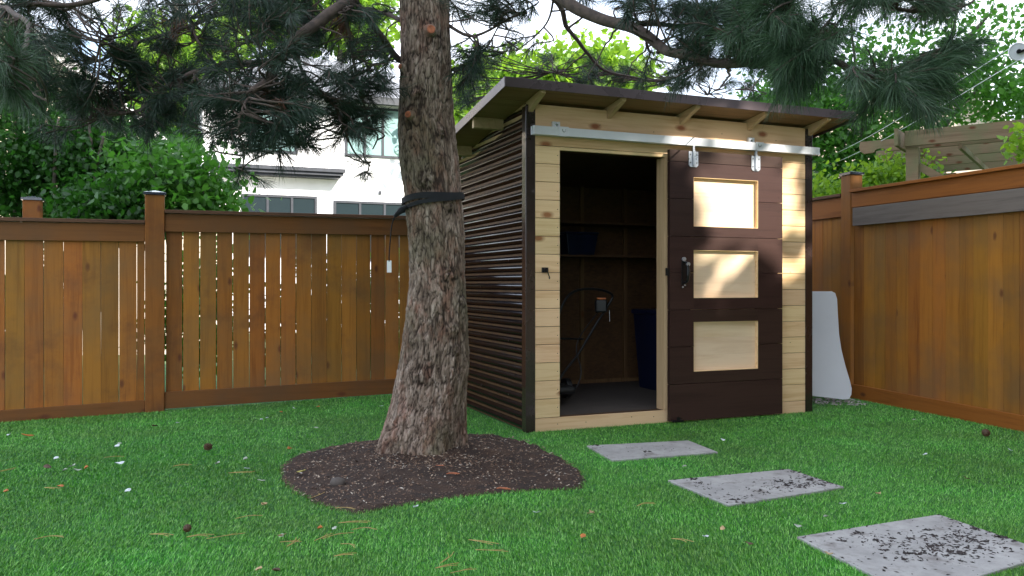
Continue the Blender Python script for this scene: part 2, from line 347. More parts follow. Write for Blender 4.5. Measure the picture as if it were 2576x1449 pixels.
# chips / crumbs scattered (uncountable)
def flakes(pts, smin, smax, flat=0.35):
    n = len(pts); a = rng.uniform(0, 2*np.pi, n); s = rng.uniform(smin, smax, n)*rng.uniform(0.6, 1, n); w = s*rng.uniform(0.2, 0.5, n)
    ux = np.stack([np.cos(a), np.sin(a), rng.normal(0, flat, n)], 1); vx = np.stack([-np.sin(a), np.cos(a), rng.normal(0, flat, n)], 1)
    V = np.empty((n, 5, 3)); P = np.asarray(pts)
    V[:, 0] = P-ux*s[:, None]; V[:, 1] = P-vx*w[:, None]; V[:, 2] = P+ux*s[:, None]*rng.uniform(0.7, 1, (n, 1)); V[:, 3] = P+vx*w[:, None]
    V[:, 4] = P+np.array([0, 0, 1])*w[:, None]*0.8
    b = np.arange(n)[:, None]*5
    Fc = np.concatenate([b+np.array([0, 1, 4]), b+np.array([1, 2, 4]), b+np.array([2, 3, 4]), b+np.array([3, 0, 4])])
    return np_mesh('flakes', V.reshape(-1, 3), Fc, 3)
px = rng.uniform(bed2[:, 0].min(), bed2[:, 0].max(), 9000); py = rng.uniform(bed2[:, 1].min(), bed2[:, 1].max(), 9000)
k = inpoly(px, py, bed2); px = px[k][:5200]; py = py[k][:5200]
kk = 1100; px = np.concatenate([px, TREE.x+rng.normal(0.05, 0.3, kk)]); py = np.concatenate([py, TREE.y-0.22-np.abs(rng.normal(0, 0.16, kk))])
pts = [(x, y, soilz(x, y)+0.002) for x, y in zip(px, py)]
tag(link_mesh('wood_chips', flakes(pts, 0.003, 0.016), M['chips']), 'small bark chips and seed husks strewn over the soil bed', 'wood chips', kind='stuff')

# ------------------------------------------------------------------ slabs
def slab(px, label, dirt, extra=None):
    P = [gp(x, y, 0.009) for x, y in px]; c = sum(P, Vector())/4
    e = empty('paving_slab', (c.x, c.y, 0), label=label, cat='paving slab', group='square concrete stepping slabs in the lawn')
    mb = MB(); q = [p-Vector((c.x, c.y, 0)) for p in P]; mb.hexa([Vector((v.x, v.y, -0.03)) for v in q[::-1]], [Vector((v.x, v.y, 0.010)) for v in q[::-1]])
    mb.build('slab_body', M['slab'], e, bevel=0.004)
    pts = []
    for (u, v, su, sv, n) in dirt:
        for _ in range(n):
            a = min(0.985, max(0.015, random.gauss(u, su))); b = min(0.985, max(0.015, random.gauss(v, sv)))
            p = (q[0]*(1-a)+q[1]*a)*(1-b)+(q[3]*(1-a)+q[2]*a)*b; pts.append((p.x, p.y, 0.0105))
    o = link_mesh('soil_crumbs', flakes(pts, 0.003, 0.018, 0.15), M['dirt'], e); o['kind'] = 'stuff'
    hp = [p for p in pts[::30]]
    hp = [(p[0]+random.gauss(0, 0.012), p[1]+random.gauss(0, 0.008), p[2]) for p in hp for _ in range(7)]
    o = link_mesh('soil_clods', flakes(hp, 0.008, 0.026, 0.25), M['dirt'], e); o['kind'] = 'stuff'
    return [(p.x, p.y) for p in P]
sl = [slab([(1476,1121),(1732,1108),(1806,1137),(1540,1158)], 'smallest clean grey slab just in front of the shed doorway', [(0.5, 0.5, 0.3, 0.3, 25), (0.05, 0.1, 0.05, 0.1, 8)]),
      slab([(1680,1208),(1985,1180),(2124,1225),(1833,1271)], 'middle grey slab with dark soil crumbs on its right half', [(0.75, 0.68, 0.17, 0.13, 210), (0.12, 0.3, 0.05, 0.2, 45), (0.2, 0.85, 0.1, 0.06, 35), (0.95, 0.45, 0.03, 0.3, 45), (0.5, 0.5, 0.3, 0.3, 40)]),
      slab([(2004,1350),(2362,1294),(2650,1392),(2300,1500)], 'nearest grey slab strewn with soil, cut by the right photo edge', [(0.3, 0.2, 0.14, 0.08, 70), (0.5, 0.5, 0.16, 0.1, 210), (0.8, 0.5, 0.1, 0.12, 160), (0.62, 0.7, 0.12, 0.1, 90), (0.98, 0.4, 0.02, 0.3, 45), (0.5, 0.5, 0.3, 0.3, 130)])]

# ------------------------------------------------------------------ turf blades
n = 820000
u = rng.uniform(0, 1, n); y = 2.7*(9.1/2.7)**u; x = rng.uniform(-1, 1, n)*(0.66*y+1.2)
k = ~inpoly(x, y, bed2+0.03*(bc-bed2)/np.linalg.norm(bc-bed2, axis=1)[:, None])
for s in sl:
    P = np.array(s); cc = P.mean(0); k &= ~inpoly(x, y, cc+(P-cc)*0.975)
lx = (x-C0.x)*D_.x+(y-C0.y)*D_.y; ly = (x-C0.x)*N_.x+(y-C0.y)*N_.y
k &= ~((lx > -0.01) & (lx < 2.7) & (ly > 0.0)); k &= ly < 2.28
k &= (x < 3.29+(8.04-y)*0.2923)
x = x[k]; y = y[k]; n = len(x)
z = np.array([gz(a, b) for a, b in zip(x, y)])-0.003
h = rng.uniform(0.008, 0.017, n); a = rng.uniform(0, 2*np.pi, n)
swirl = np.array([0.6*math.sin(p*1.3+1)+0.5*math.cos(q*1.9) for p, q in zip(x, y)])
lean = rng.uniform(0.2, 1.1, n); la = a*0.55+swirl-0.9
w = rng.uniform(0.0009, 0.0018, n)*(0.75+y*0.11)
V = np.empty((n, 3, 3)); base = np.stack([x, y, z], 1); wv = np.stack([np.cos(a), np.sin(a), 0*a], 1)*w[:, None]
V[:, 0] = base-wv; V[:, 1] = base+wv; V[:, 2] = base+np.stack([np.cos(la)*lean*h, np.sin(la)*lean*h, h], 1)
o = link_mesh('grass', np_mesh('grass', V.reshape(-1, 3), np.arange(3*n).reshape(-1, 3), 3), M['turf'])
tag(o, 'short vivid green blades of the artificial lawn', 'grass', kind='stuff')

# ------------------------------------------------------------------ fences
def post(parent, x, y, zb, zt, w, mat, capmat):
    mb = MB(); mb.box(x-w/2, x+w/2, y-w/2, y+w/2, zb, zt); p = mb.build('post', mat, parent, bevel=0.006)
    mb = MB(); e = w/2+0.012; mb.box(x-e, x+e, y-e, y+e, zt+0.001, zt+0.022)
    mb.add([(x-e, y-e, zt+0.022), (x+e, y-e, zt+0.022), (x+e, y+e, zt+0.022), (x-e, y+e, zt+0.022), (x, y, zt+0.045)], [(0, 1, 4), (1, 2, 4), (2, 3, 4), (3, 0, 4)])
    mb.build('post_cap', capmat, p)
    return p
def boards(parent, x0, x1, y, zb0, zb1, zt, w, gap, mat, gapj=0.5):
    mb = MB(); x = x0
    while x < x1-0.03:
        ww = min(w*random.uniform(0.98, 1.02), x1-x); g = gap*random.uniform(1-gapj, 1+gapj)
        f0 = (x-x0)/(x1-x0); zb = zb0+(zb1-zb0)*f0; j = random.uniform(-0.0015, 0.0015); k = random.uniform(-0.0018, 0.0018)
        b = [Vector(p) for p in ((x+k, y+j, zb), (x+ww-g+k, y+j, zb), (x+ww-g+k, y+0.017+j, zb), (x+k, y+0.017+j, zb))]
        t = [Vector((p.x-k*2, p.y, zt)) for p in b]; mb.hexa(b, t); x += ww
    return mb.build('board_panel', mat, parent, bevel=0.002)
def plank(parent, name, x0, x1, y0, y1, z00, z01, h, mat, bev=0.003):
    mb = MB(); b = [Vector(p) for p in ((x0, y0, z00), (x1, y0, z01), (x1, y1, z01), (x0, y1, z00))]
    mb.hexa(b, [p+Vector((0, 0, h)) for p in b]); return mb.build(name, mat, parent, bevel=bev)
FB = Vector((-3.07, 7.34, 0))                       # right edge of the left post in the back fence
fb = empty('fence', FB, TH, label='brown cedar board fence along the back with narrow bright gaps, left of the shed', cat='fence')
pw = 0.158; post(fb, -pw/2, 0.03, -0.03, 1.1+(714-490)/F*7.28, pw, M['cedar_v'], M['capm'])
# section right of the post (taller)
plank(fb, 'cap_rail', 0.0, 2.44, -0.055, 0.06, 1.722, 1.737, 0.03, M['capwood'])
plank(fb, 'top_rail', 0.0, 2.44, -0.028, -0.006, 1.56, 1.575, 0.158, M['cedar_h'])
boards(fb, 0.012, 2.44, 0.0, 0.02, 0.05, 1.72, 0.1405, 0.0062, M['cedar_v'])
plank(fb, 'kick_board', 0.0, 2.44, -0.03, -0.006, 0.0, 0.035, 0.145, M['cedar_h'])
post(fb, 2.44+pw/2, 0.03, -0.03, 1.86, pw, M['cedar_v'], M['capm'])
# left section (lower)
plank(fb, 'cap_rail', -4.2, -pw-0.001, -0.055, 0.06, 1.60, 1.625, 0.03, M['capwood'])
plank(fb, 'top_rail', -4.2, -pw-0.001, -0.028, -0.006, 1.44, 1.468, 0.152, M['cedar_h'])
boards(fb, -4.2, -pw-0.001, 0.0, -0.08, 0.0, 1.61, 0.1425, 0.0028, M['cedar_v'])
plank(fb, 'kick_board', -4.2, -pw-0.001, -0.03, -0.006, -0.125, -0.022, 0.105, M['cedar_h'])
# section behind the shed
plank(fb, 'cap_rail', 2.6, 6.0, -0.055, 0.06, 1.737, 1.737, 0.03, M['capwood'])
plank(fb, 'top_rail', 2.6, 6.0, -0.028, -0.006, 1.575, 1.575, 0.158, M['cedar_h'])
boards(fb, 2.6, 6.0, 0.0, 0.05, 0.05, 1.72, 0.1405, 0.006, M['cedar_v'])
# lone post behind the fence, far left
p = at(82, 560, 7.9); e = empty('fence_post', (p.x, p.y, 0), TH, label='short fence post with black cap rising behind the left end of the fence', cat='fence post')
post(e, 0, 0, -0.3, 1.1+(714-505)/F*7.9, 0.15, M['cedar_v'], M['capm'])
# right fence; local x runs toward the camera
rd = Vector((0.2923, -1, 0)).normalized(); RTH = math.atan2(rd.y, rd.x)
FR = Vector((3.29, 8.04, 0))
fr = empty('fence', FR, RTH, label='orange cedar fence on the right with one grey weathered board near its top', cat='fence')
# local y points away from the yard for RTH (-74 deg): local +y = (sin.., ) -> yard side is -y
zt0 = 1.1+(714-480)/F*8.04
plank(fr, 'cap_rail', 0.02, 7.5, -0.05, 0.05, zt0-0.02, zt0-0.08, 0.028, M['cedar_rh'])
plank(fr, 'top_rail', 0.02, 7.5, -0.022, -0.002, zt0-0.165, zt0-0.222, 0.144, M['cedar_rh'])
plank(fr, 'grey_board', 0.06, 7.5, -0.042, -0.0235, zt0-0.345, zt0-0.40, 0.172, M['greyboard'])['label'] = 'weathered grey board'
boards(fr, 0.03, 7.5, 0.0, 0.03, 0.0, zt0-0.06, 0.1415, 0.0025, M['cedar_rv'])
plank(fr, 'kick_board', 0.0, 7.5, -0.028, -0.004, 0.0, -0.07, 0.135, M['cedar_rh'])
post(fr, -0.06, 0.045, -0.02, 1.1+(714-441)/F*8.1, 0.14, M['cedar_rv'], M['capm'])
plank(fr, 'cap_rail', -1.6, -0.135, -0.03, 0.07, 1.96, 1.96, 0.028, M['capwood'])
plank(fr, 'top_rail', -1.6, -0.135, -0.002, 0.018, 1.76, 1.76, 0.195, M['cedar_rh'])
boards(fr, -1.6, -0.135, 0.02, 0.0, 0.0, 1.95, 0.1415, 0.003, M['cedar_rv'])

# ------------------------------------------------------------------ shed
SW, SD = 2.687, 2.0
shed = empty('garden_shed', C0, TH, label='small garden shed with pine front, dark corrugated side and slanted brown roof', cat='shed')
SL = 0.136                                           # roof falls toward the back
def zroof(y): return 2.50-SL*(y+0.25)                # underside of roof deck
PX0, PX1 = 0.075, SW-0.075
mb = MB()
g0, g1 = 0.28, 1.1985; oz0, oz1 = 0.095, 2.105; BY0, BY1 = 0.004, 0.022
zl = [2.133-0.1353*k for k in range(0, 16)]
def bd(x0, x1, z0, z1): mb.box(x0, x1, BY0, BY1, z0+0.0018, z1-0.0018)
bd(PX0, PX1, -0.02, oz0+0.0018)
prev = 2.133
for k in range(1, 16):
    z1 = zl[k-1]; z0 = zl[k] if k < 15 else oz0+0.0018
    if k == 1:
        bd(PX0, g0, z0, z1); bd(g0, g1+0.045, oz1, z1); bd(g1+0.045, PX1, z0, z1)
    else:
        bd(PX0, g0, z0, z1); bd(g1+0.045, PX1, z0, z1)
bd(PX0, PX1, 2.133, 2.268); bd(PX0, PX1, 2.268, 2.44)
mb.build('siding', M['pine'], shed, bevel=0.0025)
class Each:
    def __init__(s, name, mat, parent): s.a = (name, mat, parent)
    def disc(s, *p): MB().disc(*p).build(*s.a)
nail = Each('nail_head', M['blackmetal'], shed)
for k in range(16):
    zc = zl[0]-0.1353*(k+0.5)
    if zc < 0.1: zc = 0.045
    nail.disc((g0-0.02, BY0-0.0005, zc), (0, 1, 0), 0.0035, 0.002, 8)
for xx, zz in ((0.5, 0.045), (0.9, 0.06), (1.1, 0.05), (1.1, 2.30), (1.75, 2.33), (0.62, 2.32), (2.3, 2.31), (2.45, 1.9), (2.45, 1.2), (2.45, 0.6)):
    nail.disc((xx, BY0-0.0005, zz), (0, 1, 0), 0.0035, 0.002, 8)
# sheathing behind, door opening framed
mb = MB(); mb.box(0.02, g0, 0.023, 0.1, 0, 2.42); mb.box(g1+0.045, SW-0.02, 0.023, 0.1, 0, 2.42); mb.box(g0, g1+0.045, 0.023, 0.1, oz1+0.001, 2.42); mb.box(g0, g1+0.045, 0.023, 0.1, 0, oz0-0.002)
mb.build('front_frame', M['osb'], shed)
mb = MB(); mb.box(g1, g1+0.044, 0.0, 0.12, oz0, oz1); mb.build('door_jamb', M['pine_z'], shed, bevel=0.002)
# corner trims: L-shaped metal
def corner(x, y, sx, sy, h):
    mb = MB(); a = 0.076; t = 0.004
    xo, yo = x, y
    mb.box(min(xo, xo+sx*a), max(xo, xo+sx*a), min(yo, yo+sy*t), max(yo, yo+sy*t), -0.01, h)
    mb.box(min(xo, xo+sx*t), max(xo, xo+sx*t), min(yo+sy*t, yo+sy*a), max(yo+sy*t, yo+sy*a), -0.01, h-0.01)
    return mb.build('corner_trim', M['brownmetal'], shed, bevel=0.0015)
corner(0, 0, 1, 1, 2.43); corner(SW, 0, -1, 1, 2.43); corner(0, SD, 1, -1, 2.18); corner(SW, SD, -1, -1, 2.18)
# corrugated side walls (waves run along z, ridges horizontal)
def corrugated(x, sgn, y0, y1, name='side_wall'):
    nzs = 520; ny_ = 12; V = []; Fq = []
    for j in range(ny_+1):
        yy = y0+(y1-y0)*j/ny_; zt = zroof(yy)-0.01
        for i in range(nzs+1):
            zz = 0.0+2.5*i/nzs; zz = min(zz, zt)
            V.append((x+sgn*(0.0115+0.0115*math.cos(2*math.pi*zz/0.0695)), yy, zz))
    for j in range(ny_):
        for i in range(nzs):
            a = j*(nzs+1)+i; Fq.append((a, a+1, a+nzs+2, a+nzs+1))
    return link_mesh(name, np_mesh(name, V, Fq, 4), M['corr'], shed, smooth=True)
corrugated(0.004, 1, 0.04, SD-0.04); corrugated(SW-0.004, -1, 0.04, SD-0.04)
mb = Each('screw_head', M['brownmetal'], shed)
for j in range(3):
    for i in range(9): mb.disc((0.003, 0.35+j*0.62, 0.24+i*0.2085*1.0), (1, 0, 0), 0.006, 0.006, 8)
mb = MB()
for xi in (0.024, SW-0.044):
    b = [Vector((xi, 0.1, 0)), Vector((xi+0.02, 0.1, 0)), Vector((xi+0.02, SD-0.1, 0)), Vector((xi, SD-0.1, 0))]
    mb.hexa(b, [Vector((p.x, p.y, zroof(p.y)-0.02)) for p in b])
mb.box(0.02, SW-0.02, SD-0.1, SD-0.02, 0, zroof(SD)-0.03)
mb.build('inner_wall', M['osb'], shed)
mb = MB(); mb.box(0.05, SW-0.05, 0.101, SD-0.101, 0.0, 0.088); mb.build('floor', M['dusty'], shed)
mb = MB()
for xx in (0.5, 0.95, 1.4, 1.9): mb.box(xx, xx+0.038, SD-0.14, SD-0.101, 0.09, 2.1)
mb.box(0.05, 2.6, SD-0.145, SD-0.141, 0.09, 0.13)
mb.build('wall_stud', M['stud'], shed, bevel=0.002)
# roof deck
RX0, RX1, RY0, RY1 = -0.264, 2.925, -0.25, SD+0.28
def rbox(mb, x0, x1, y0, y1, a, b):                  # slab following the roof slope, a..b above underside
    q = [Vector(p) for p in ((x0, y0, 0), (x1, y0, 0), (x1, y1, 0), (x0, y1, 0))]
    mb.hexa([Vector((p.x, p.y, zroof(p.y)+a)) for p in q], [Vector((p.x, p.y, zroof(p.y)+b)) for p in q])
mb = MB(); rbox(mb, RX0, RX1, RY0, RY1, 0.014, 0.045); roof = mb.build('roof', M['fascia'], shed)
mb = MB(); yy = RY0+0.012
while yy < RY1-0.02:
    rbox(mb, RX0+0.012, RX1-0.012, yy, min(yy+0.285, RY1-0.012), 0.0, 0.013); yy += 0.288
mb.build('soffit', M['soffit'], roof, bevel=0.002)
for (a, b, c_, d) in ((RX0-0.004, RX1+0.004, RY0-0.006, RY0), (RX0-0.004, RX1+0.004, RY1, RY1+0.006), (RX0-0.006, RX0, RY0+0.0005, RY1-0.0005), (RX1, RX1+0.006, RY0+0.0005, RY1-0.0005)):
    mb = MB(); rbox(mb, a, b, c_, d, -0.018, 0.052); mb.build('fascia', M['fascia'], roof, bevel=0.0015)
for xx in (0.02, 0.68, 1.34, 2.0, 2.64):
    mb = MB(); h = 0.09
    pts = [(xx, RY0+0.02, zroof(RY0+0.02)-0.002), (xx, RY0+0.02, zroof(RY0+0.02)-0.03), (xx, RY0+0.12, zroof(RY0+0.1)-0.055), (xx, -0.0, zroof(0)-h), (xx, 1.9, zroof(1.9)-h), (xx, 1.9, zroof(1.9)-0.002)]
    mb.prism(pts, (0.038, 0, 0)); mb.build('rafter', M['pine_y'], roof, bevel=0.002)
for yy in (0.45, 1.2):                                # lookouts under the side eave
    mb = MB(); rbox(mb, RX0+0.015, 0.0, yy, yy+0.038, -0.085, -0.002); mb.build('lookout', M['pine_y'], roof, bevel=0.002)
# door (planked, three lights)
door = MB(); dx0, dx1 = 1.207, 2.312; dy0, dy1 = -0.062, -0.028
wz = [(0.398, 0.795), (0.986, 1.370), (1.558, 1.952)]; wx0, wx1 = 1.430, 2.062
dl = [0.012, 0.305, 0.600, 0.893, 1.188, 1.477, 1.776, 2.068, 2.163]
for a, b in zip(dl[:-1], dl[1:]):
    a += 0.002; b -= 0.002
    hit = [w for w in wz if w[0] < b and w[1] > a]
    if not hit: door.box(dx0, dx1, dy0, dy1, a, b); continue
    w0 = max(hit[0][0], a); w1 = min(hit[0][1], b)
    # side pieces + remainder as one connected ring is not needed: butt the pieces
    door.box(dx0, wx0, dy0, dy1, a, b); door.box(wx1, dx1, dy0, dy1, a, b)
    if w0 > a: door.box(wx0, wx1, dy0, dy1, a, w0)
    if w1 < b: door.box(wx0, wx1, dy0, dy1, w1, b)
dob = door.build('door', M['doorwood'], shed)
mb = MB(); mb.box(dx0+0.02, wx0-0.006, dy1+0.001, dy1+0.02, 0.03, 2.14); mb.box(wx1+0.006, dx1-0.02, dy1+0.001, dy1+0.02, 0.03, 2.14)
mb.build('door_batten', M['doorwood'], dob)
for a, b in wz:
    mb = MB(); n_ = 3; hh = (b-a+0.02)/n_
    for i in range(n_): mb.box(wx0-0.005, wx1+0.005, dy1+0.002, dy1+0.012, a-0.01+i*hh, a-0.01+(i+1)*hh-0.0006)
    mb.build('pane', M['pine_pane'], dob)
    r_ = MB(); r_.box(wx1-0.003, wx1-0.0005, dy0+0.001, dy1, a+0.0005, b-0.0005); r_.box(wx0+0.0005, wx0+0.003, dy0+0.001, dy1, a+0.0005, b-0.0005); r_.box(wx0+0.003, wx1-0.003, dy0+0.001, dy1, a+0.0005, a+0.003); r_.box(wx0+0.003, wx1-0.003, dy0+0.001, dy1, b-0.003, b-0.0005)
    r_.build('pane_reveal', M['pine'], dob)
# door handle
hx = 1.335; hz = 1.19
mb = MB(); mb.box(hx-0.022, hx+0.022, dy0-0.006, dy0-0.001, hz-0.10, hz+0.10); mb.tube(smooth_pts([(hx, dy0-0.004, hz+0.08), (hx+0.004, dy0-0.045, hz+0.07), (hx+0.006, dy0-0.055, hz), (hx+0.004, dy0-0.045, hz-0.07), (hx, dy0-0.004, hz-0.08)]), [0.008]*5+[0.011]*6+[0.015]*4+[0.011]*5+[0.008]*5, 12)
mb.build('handle', M['blackmetal'], dob, bevel=0.002, smooth=False)
mb = Each('handle_stud', M['galvd'], dob)
mb.disc((hx-0.004, dy0-0.012, hz+0.105), (0, 1, 0), 0.017, 0.014, 16); mb.disc((hx+0.008, dy0-0.05, hz+0.065), (0, 1, 0), 0.015, 0.02, 16); mb.disc((hx-0.012, dy0-0.008, hz-0.115), (0, 1, 0), 0.007, 0.008, 10); mb.disc((hx+0.008, dy0-0.008, hz-0.1), (0, 1, 0), 0.007, 0.008, 10)

mb = MB(); mb.box(dx0-0.022, dx0-0.001, dy0+0.002, dy1-0.004, 1.165, 1.225); mb.box(dx0-0.03, dx0-0.022, dy0+0.002, dy0+0.01, 1.165, 1.225); mb.build('latch', M['blackmetal'], dob, bevel=0.001)
mb = Each('nail_head', M['blackmetal'], dob)
for zz in (2.1, 2.03, 1.82, 1.7, 1.52, 1.43, 1.22, 0.93, 0.85, 0.64, 0.56, 0.34, 0.1):
    for xx in (dx0+0.035, dx1-0.04): mb.disc((xx, dy0-0.0005, zz), (0, 1, 0), 0.003, 0.002, 6)
for xx in (1.425, 2.035):                             # strap hangers
    mb = MB(); w = 0.045
    pts = [(xx-w, dy0-0.001, 2.20), (xx-w, dy0-0.001, 2.045), (xx-w+0.015, dy0-0.001, 2.03), (xx+w-0.015, dy0-0.001, 2.03), (xx+w, dy0-0.001, 2.045), (xx+w, dy0-0.001, 2.175), (xx+w, dy0-0.001, 2.20)]
    pts = [(p[0], p[1], min(p[2], 2.155)) for p in pts[:-1]]
    mb.prism(pts, (0, -0.005, 0)); mb.box(xx-0.012, xx+0.012, dy0-0.018, dy0-0.006, 2.04, 2.16); mb.box(xx-0.010, xx+0.010, dy0-0.012, dy0+0.004, 2.16, 2.205)
    h_ = mb.build('hanger', M['galvd'], dob, bevel=0.002)
    mb = MB()
    for sx in (-0.03, 0.03):
        for zz in (2.065, 2.13): mb.disc((xx+sx, dy0-0.0075, zz), (0, 1, 0), 0.005, 0.003, 8)
    mb.build('hanger_bolt', M['blackmetal'], dob)
mb = MB(); mb.box(dx0+0.01, dx0+0.11, dy0-0.03, dy0-0.001, 0.012, 0.024); mb.box(dx0+0.05, dx0+0.08, dy0-0.028, dy0-0.02, 0.024, 0.05); mb.build('floor_guide', M['blackmetal'], dob, bevel=0.002)
# sliding track
tr = MB(); tz0, tz1 = 2.200, 2.264; ty0, ty1 = -0.075, -0.022; tx0, tx1 = 0.03, 2.70
tr.box(tx0, tx1, ty0, ty0+0.004, tz0, tz1); tr.box(tx0, tx1, ty1-0.004, ty1, tz0, tz1); tr.box(tx0, tx1, ty0+0.004, ty1-0.004, tz1-0.004, tz1)
tr.box(tx0, tx1, ty0+0.004, ty0+0.016, tz0, tz0+0.004); tr.box(tx0, tx1, ty1-0.016, ty1-0.004, tz0, tz0+0.004)
trk = tr.build('door_track', M['galv'], shed, bevel=0.002)
for xx in (0.24, 2.03):
    mb = MB(); mb.box(xx-0.03, xx+0.03, -0.0205, 0.003, 2.24, 2.315); mb.box(xx, xx+0.075, ty0-0.005, ty0-0.0005, tz0-0.003, tz1+0.005); mb.box(xx, xx+0.075, ty0-0.004, 0.0, tz1+0.001, tz1+0.005)
    mb.build('track_bracket', M['galv'], trk, bevel=0.0015)
    mb = MB(); mb.disc((xx, -0.022, 2.29), (0, 1, 0), 0.012, 0.006, 12); mb.tube([(xx+0.02, ty0-0.006, 2.248), (xx+0.024, ty0-0.007, 2.232), (xx+0.034, ty0-0.007, 2.228), (xx+0.044, ty0-0.007, 2.234), (xx+0.047, ty0-0.006, 2.25)], 0.003, 6); mb.build('bracket_bolt', M['chrome'], trk)
# lock with key on left siding
mb = MB(); mb.box(0.128, 0.178, -0.012, 0.003, 1.185, 1.222); mb.disc((0.153, -0.016, 1.203), (0, 1, 0), 0.013, 0.01, 14); lk = mb.build('lock', M['blackmetal'], shed, bevel=0.002)
mb = MB(); mb.box(0.150, 0.154, -0.042, -0.02, 1.195, 1.208); mb.disc((0.153, -0.045, 1.198), (1, 0, 0), 0.011, 0.003, 12); mb.tube([(0.156, -0.045, 1.19), (0.166, -0.047, 1.16), (0.172, -0.046, 1.15)], 0.0035, 6); mb.disc((0.17, -0.046, 1.145), (1, 0, 0), 0.01, 0.003, 10); mb.build('key', M['blackmetal'], lk)
# shelf boards inside
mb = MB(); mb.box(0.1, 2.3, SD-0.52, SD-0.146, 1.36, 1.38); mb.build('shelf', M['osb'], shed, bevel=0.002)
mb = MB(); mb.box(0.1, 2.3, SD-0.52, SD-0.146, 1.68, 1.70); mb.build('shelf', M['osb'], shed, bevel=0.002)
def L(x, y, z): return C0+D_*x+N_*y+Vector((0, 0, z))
mb = MB(); rbox(mb, 0.06, SW-0.06, 0.105, SD-0.105, -0.13, -0.12); mb.build('shade_sheet', M['osb'], shed)  # dark sheet added under the rafters to deepen the shade inside
# items inside
e = empty('storage_box', L(0.72, SD-0.33, 1.701), TH, label='small grey box on the upper shelf inside the dark shed', cat='box')
mb = MB(); mb.box(-0.13, 0.13, -0.12, 0.12, 0, 0.17); mb.build('box_body', M['dusty'], e, bevel=0.006)
mb = MB(); mb.box(-0.14, 0.14, -0.13, 0.13, 0.171, 0.19); mb.build('lid', M['white_pl'], e, bevel=0.006)
e = empty('storage_box', L(1.25, SD-0.33, 1.381), TH, label='dark blue box on the lower shelf inside the shed', cat='box')
mb = MB(); mb.hexa([(-0.14, -0.12, 0), (0.14, -0.12, 0), (0.14, 0.12, 0), (-0.14, 0.12, 0)], [(-0.17, -0.14, 0.2), (0.17, -0.14, 0.2), (0.17, 0.14, 0.2), (-0.17, 0.14, 0.2)]); mb.build('box_body', M['blue'], e, bevel=0.006)
mb = MB(); mb.box(-0.178, 0.178, -0.148, 0.148, 0.201, 0.222); mb.build('lid', M['blue'], e, bevel=0.006)
# blue bin
p = at(1684, 978, 7.9); e = empty('storage_bin', (p.x, p.y+0.12, 0.089), TH, label='tall dark blue plastic bin on the shed floor with a white sticker', cat='bin')
mb = MB(); mb.hexa([(-0.19, -0.19, 0.0), (0.22, -0.19, 0.0), (0.22, 0.2, 0.0), (-0.19, 0.2, 0.0)], [(-0.235, -0.22, 0.72), (0.26, -0.22, 0.72), (0.26, 0.24, 0.72), (-0.235, 0.24, 0.72)]); mb.build('bin_body', M['blue'], e, bevel=0.01)
mb = MB(); mb.box(-0.25, 0.275, -0.235, 0.255, 0.721, 0.765); mb.build('lid', M['blue'], e, bevel=0.012)
mb = MB(); mb.hexa([(-0.15, -0.2045, 0.2), (-0.075, -0.2045, 0.2), (-0.075, -0.202, 0.2), (-0.15, -0.202, 0.2)], [(-0.15, -0.2085, 0.29), (-0.075, -0.2085, 0.29), (-0.075, -0.206, 0.29), (-0.15, -0.206, 0.29)]); mb.build('sticker', M['paper'], e)
# mower
e = empty('lawn_mower', at(1425, 1005, 7.2).xy.to_3d()+Vector((0, 0, 0.089)), 0, label='black push lawn mower with curved handle inside the shed doorway', cat='lawn mower')
org = e.location.copy()
def q(x, y, Y): return at(x, y, Y)-org
mb = MB(); mb.tube(smooth_pts([q(1395, 975, 7.15), q(1420, 935, 7.2), q(1455, 890, 7.3), q(1497, 820, 7.4), q(1530, 768, 7.45), q(1541, 745, 7.45), q(1525, 733, 7.4), q(1490, 727, 7.3), q(1450, 731, 7.2), q(1425, 750, 7.12), q(1408, 785, 7.08), q(1385, 850, 7.02), q(1360, 940, 6.95)]), 0.011, 10); mb.build('handle', M['plastic_blk'], e, smooth=True)
mb = MB(); mb.tube([q(1380, 851, 7.0), q(1467, 853, 7.35)], 0.009, 8); mb.build('crossbar', M['plastic_blk'], e)
mb = MB(); mb.tube(smooth_pts([q(1505, 785, 7.43), q(1462, 842, 7.3), q(1450, 880, 7.25), q(1462, 930, 7.22), q(1455, 965, 7.2), q(1440, 985, 7.2)]), 0.005, 6); mb.build('cable', M['plastic_blk'], e)
mb = MB(); c_ = q(1512, 766, 7.42); mb.box(c_.x-0.055, c_.x+0.05, c_.y-0.06, c_.y+0.03, c_.z-0.07, c_.z+0.045); sw_ = mb.build('switch_box', M['plastic_blk'], e, bevel=0.015)
mb = MB(); mb.box(c_.x-0.04, c_.x+0.04, c_.y-0.065, c_.y+0.02, c_.z+0.046, c_.z+0.062); mb.build('switch_lever', M['orange'], sw_, bevel=0.005)
mb = MB(); mb.tube([q(1533, 780, 7.4), q(1534, 808, 7.4)], 0.002, 5); mb.build('tag_string', M['paper'], sw_)
c_ = q(1425, 976, 7.2); mb = MB(); mb.disc(c_, D_, 0.085, 0.05, 28); w_ = mb.build('wheel', M['plastic_blk'], e, bevel=0.008)
mb = MB(); mb.disc(c_-D_*0.003, D_, 0.045, 0.058, 16); mb.build('hub', M['dusty'], w_)
c2 = q(1425, 976, 7.2)-D_*0.42; mb = MB(); mb.disc(c2, D_, 0.085, 0.05, 28); mb.build('wheel', M['plastic_blk'], e, bevel=0.008)
mb = MB(); cc = (c_+c2)/2; Mx = Matrix.Translation(cc) @ Matrix.Rotation(TH, 4, 'Z'); mb.box(-0.17, 0.17, -0.28, 0.06, -0.02, 0.05, Mx); mb.build('deck', M['plastic_blk'], e, bevel=0.03)

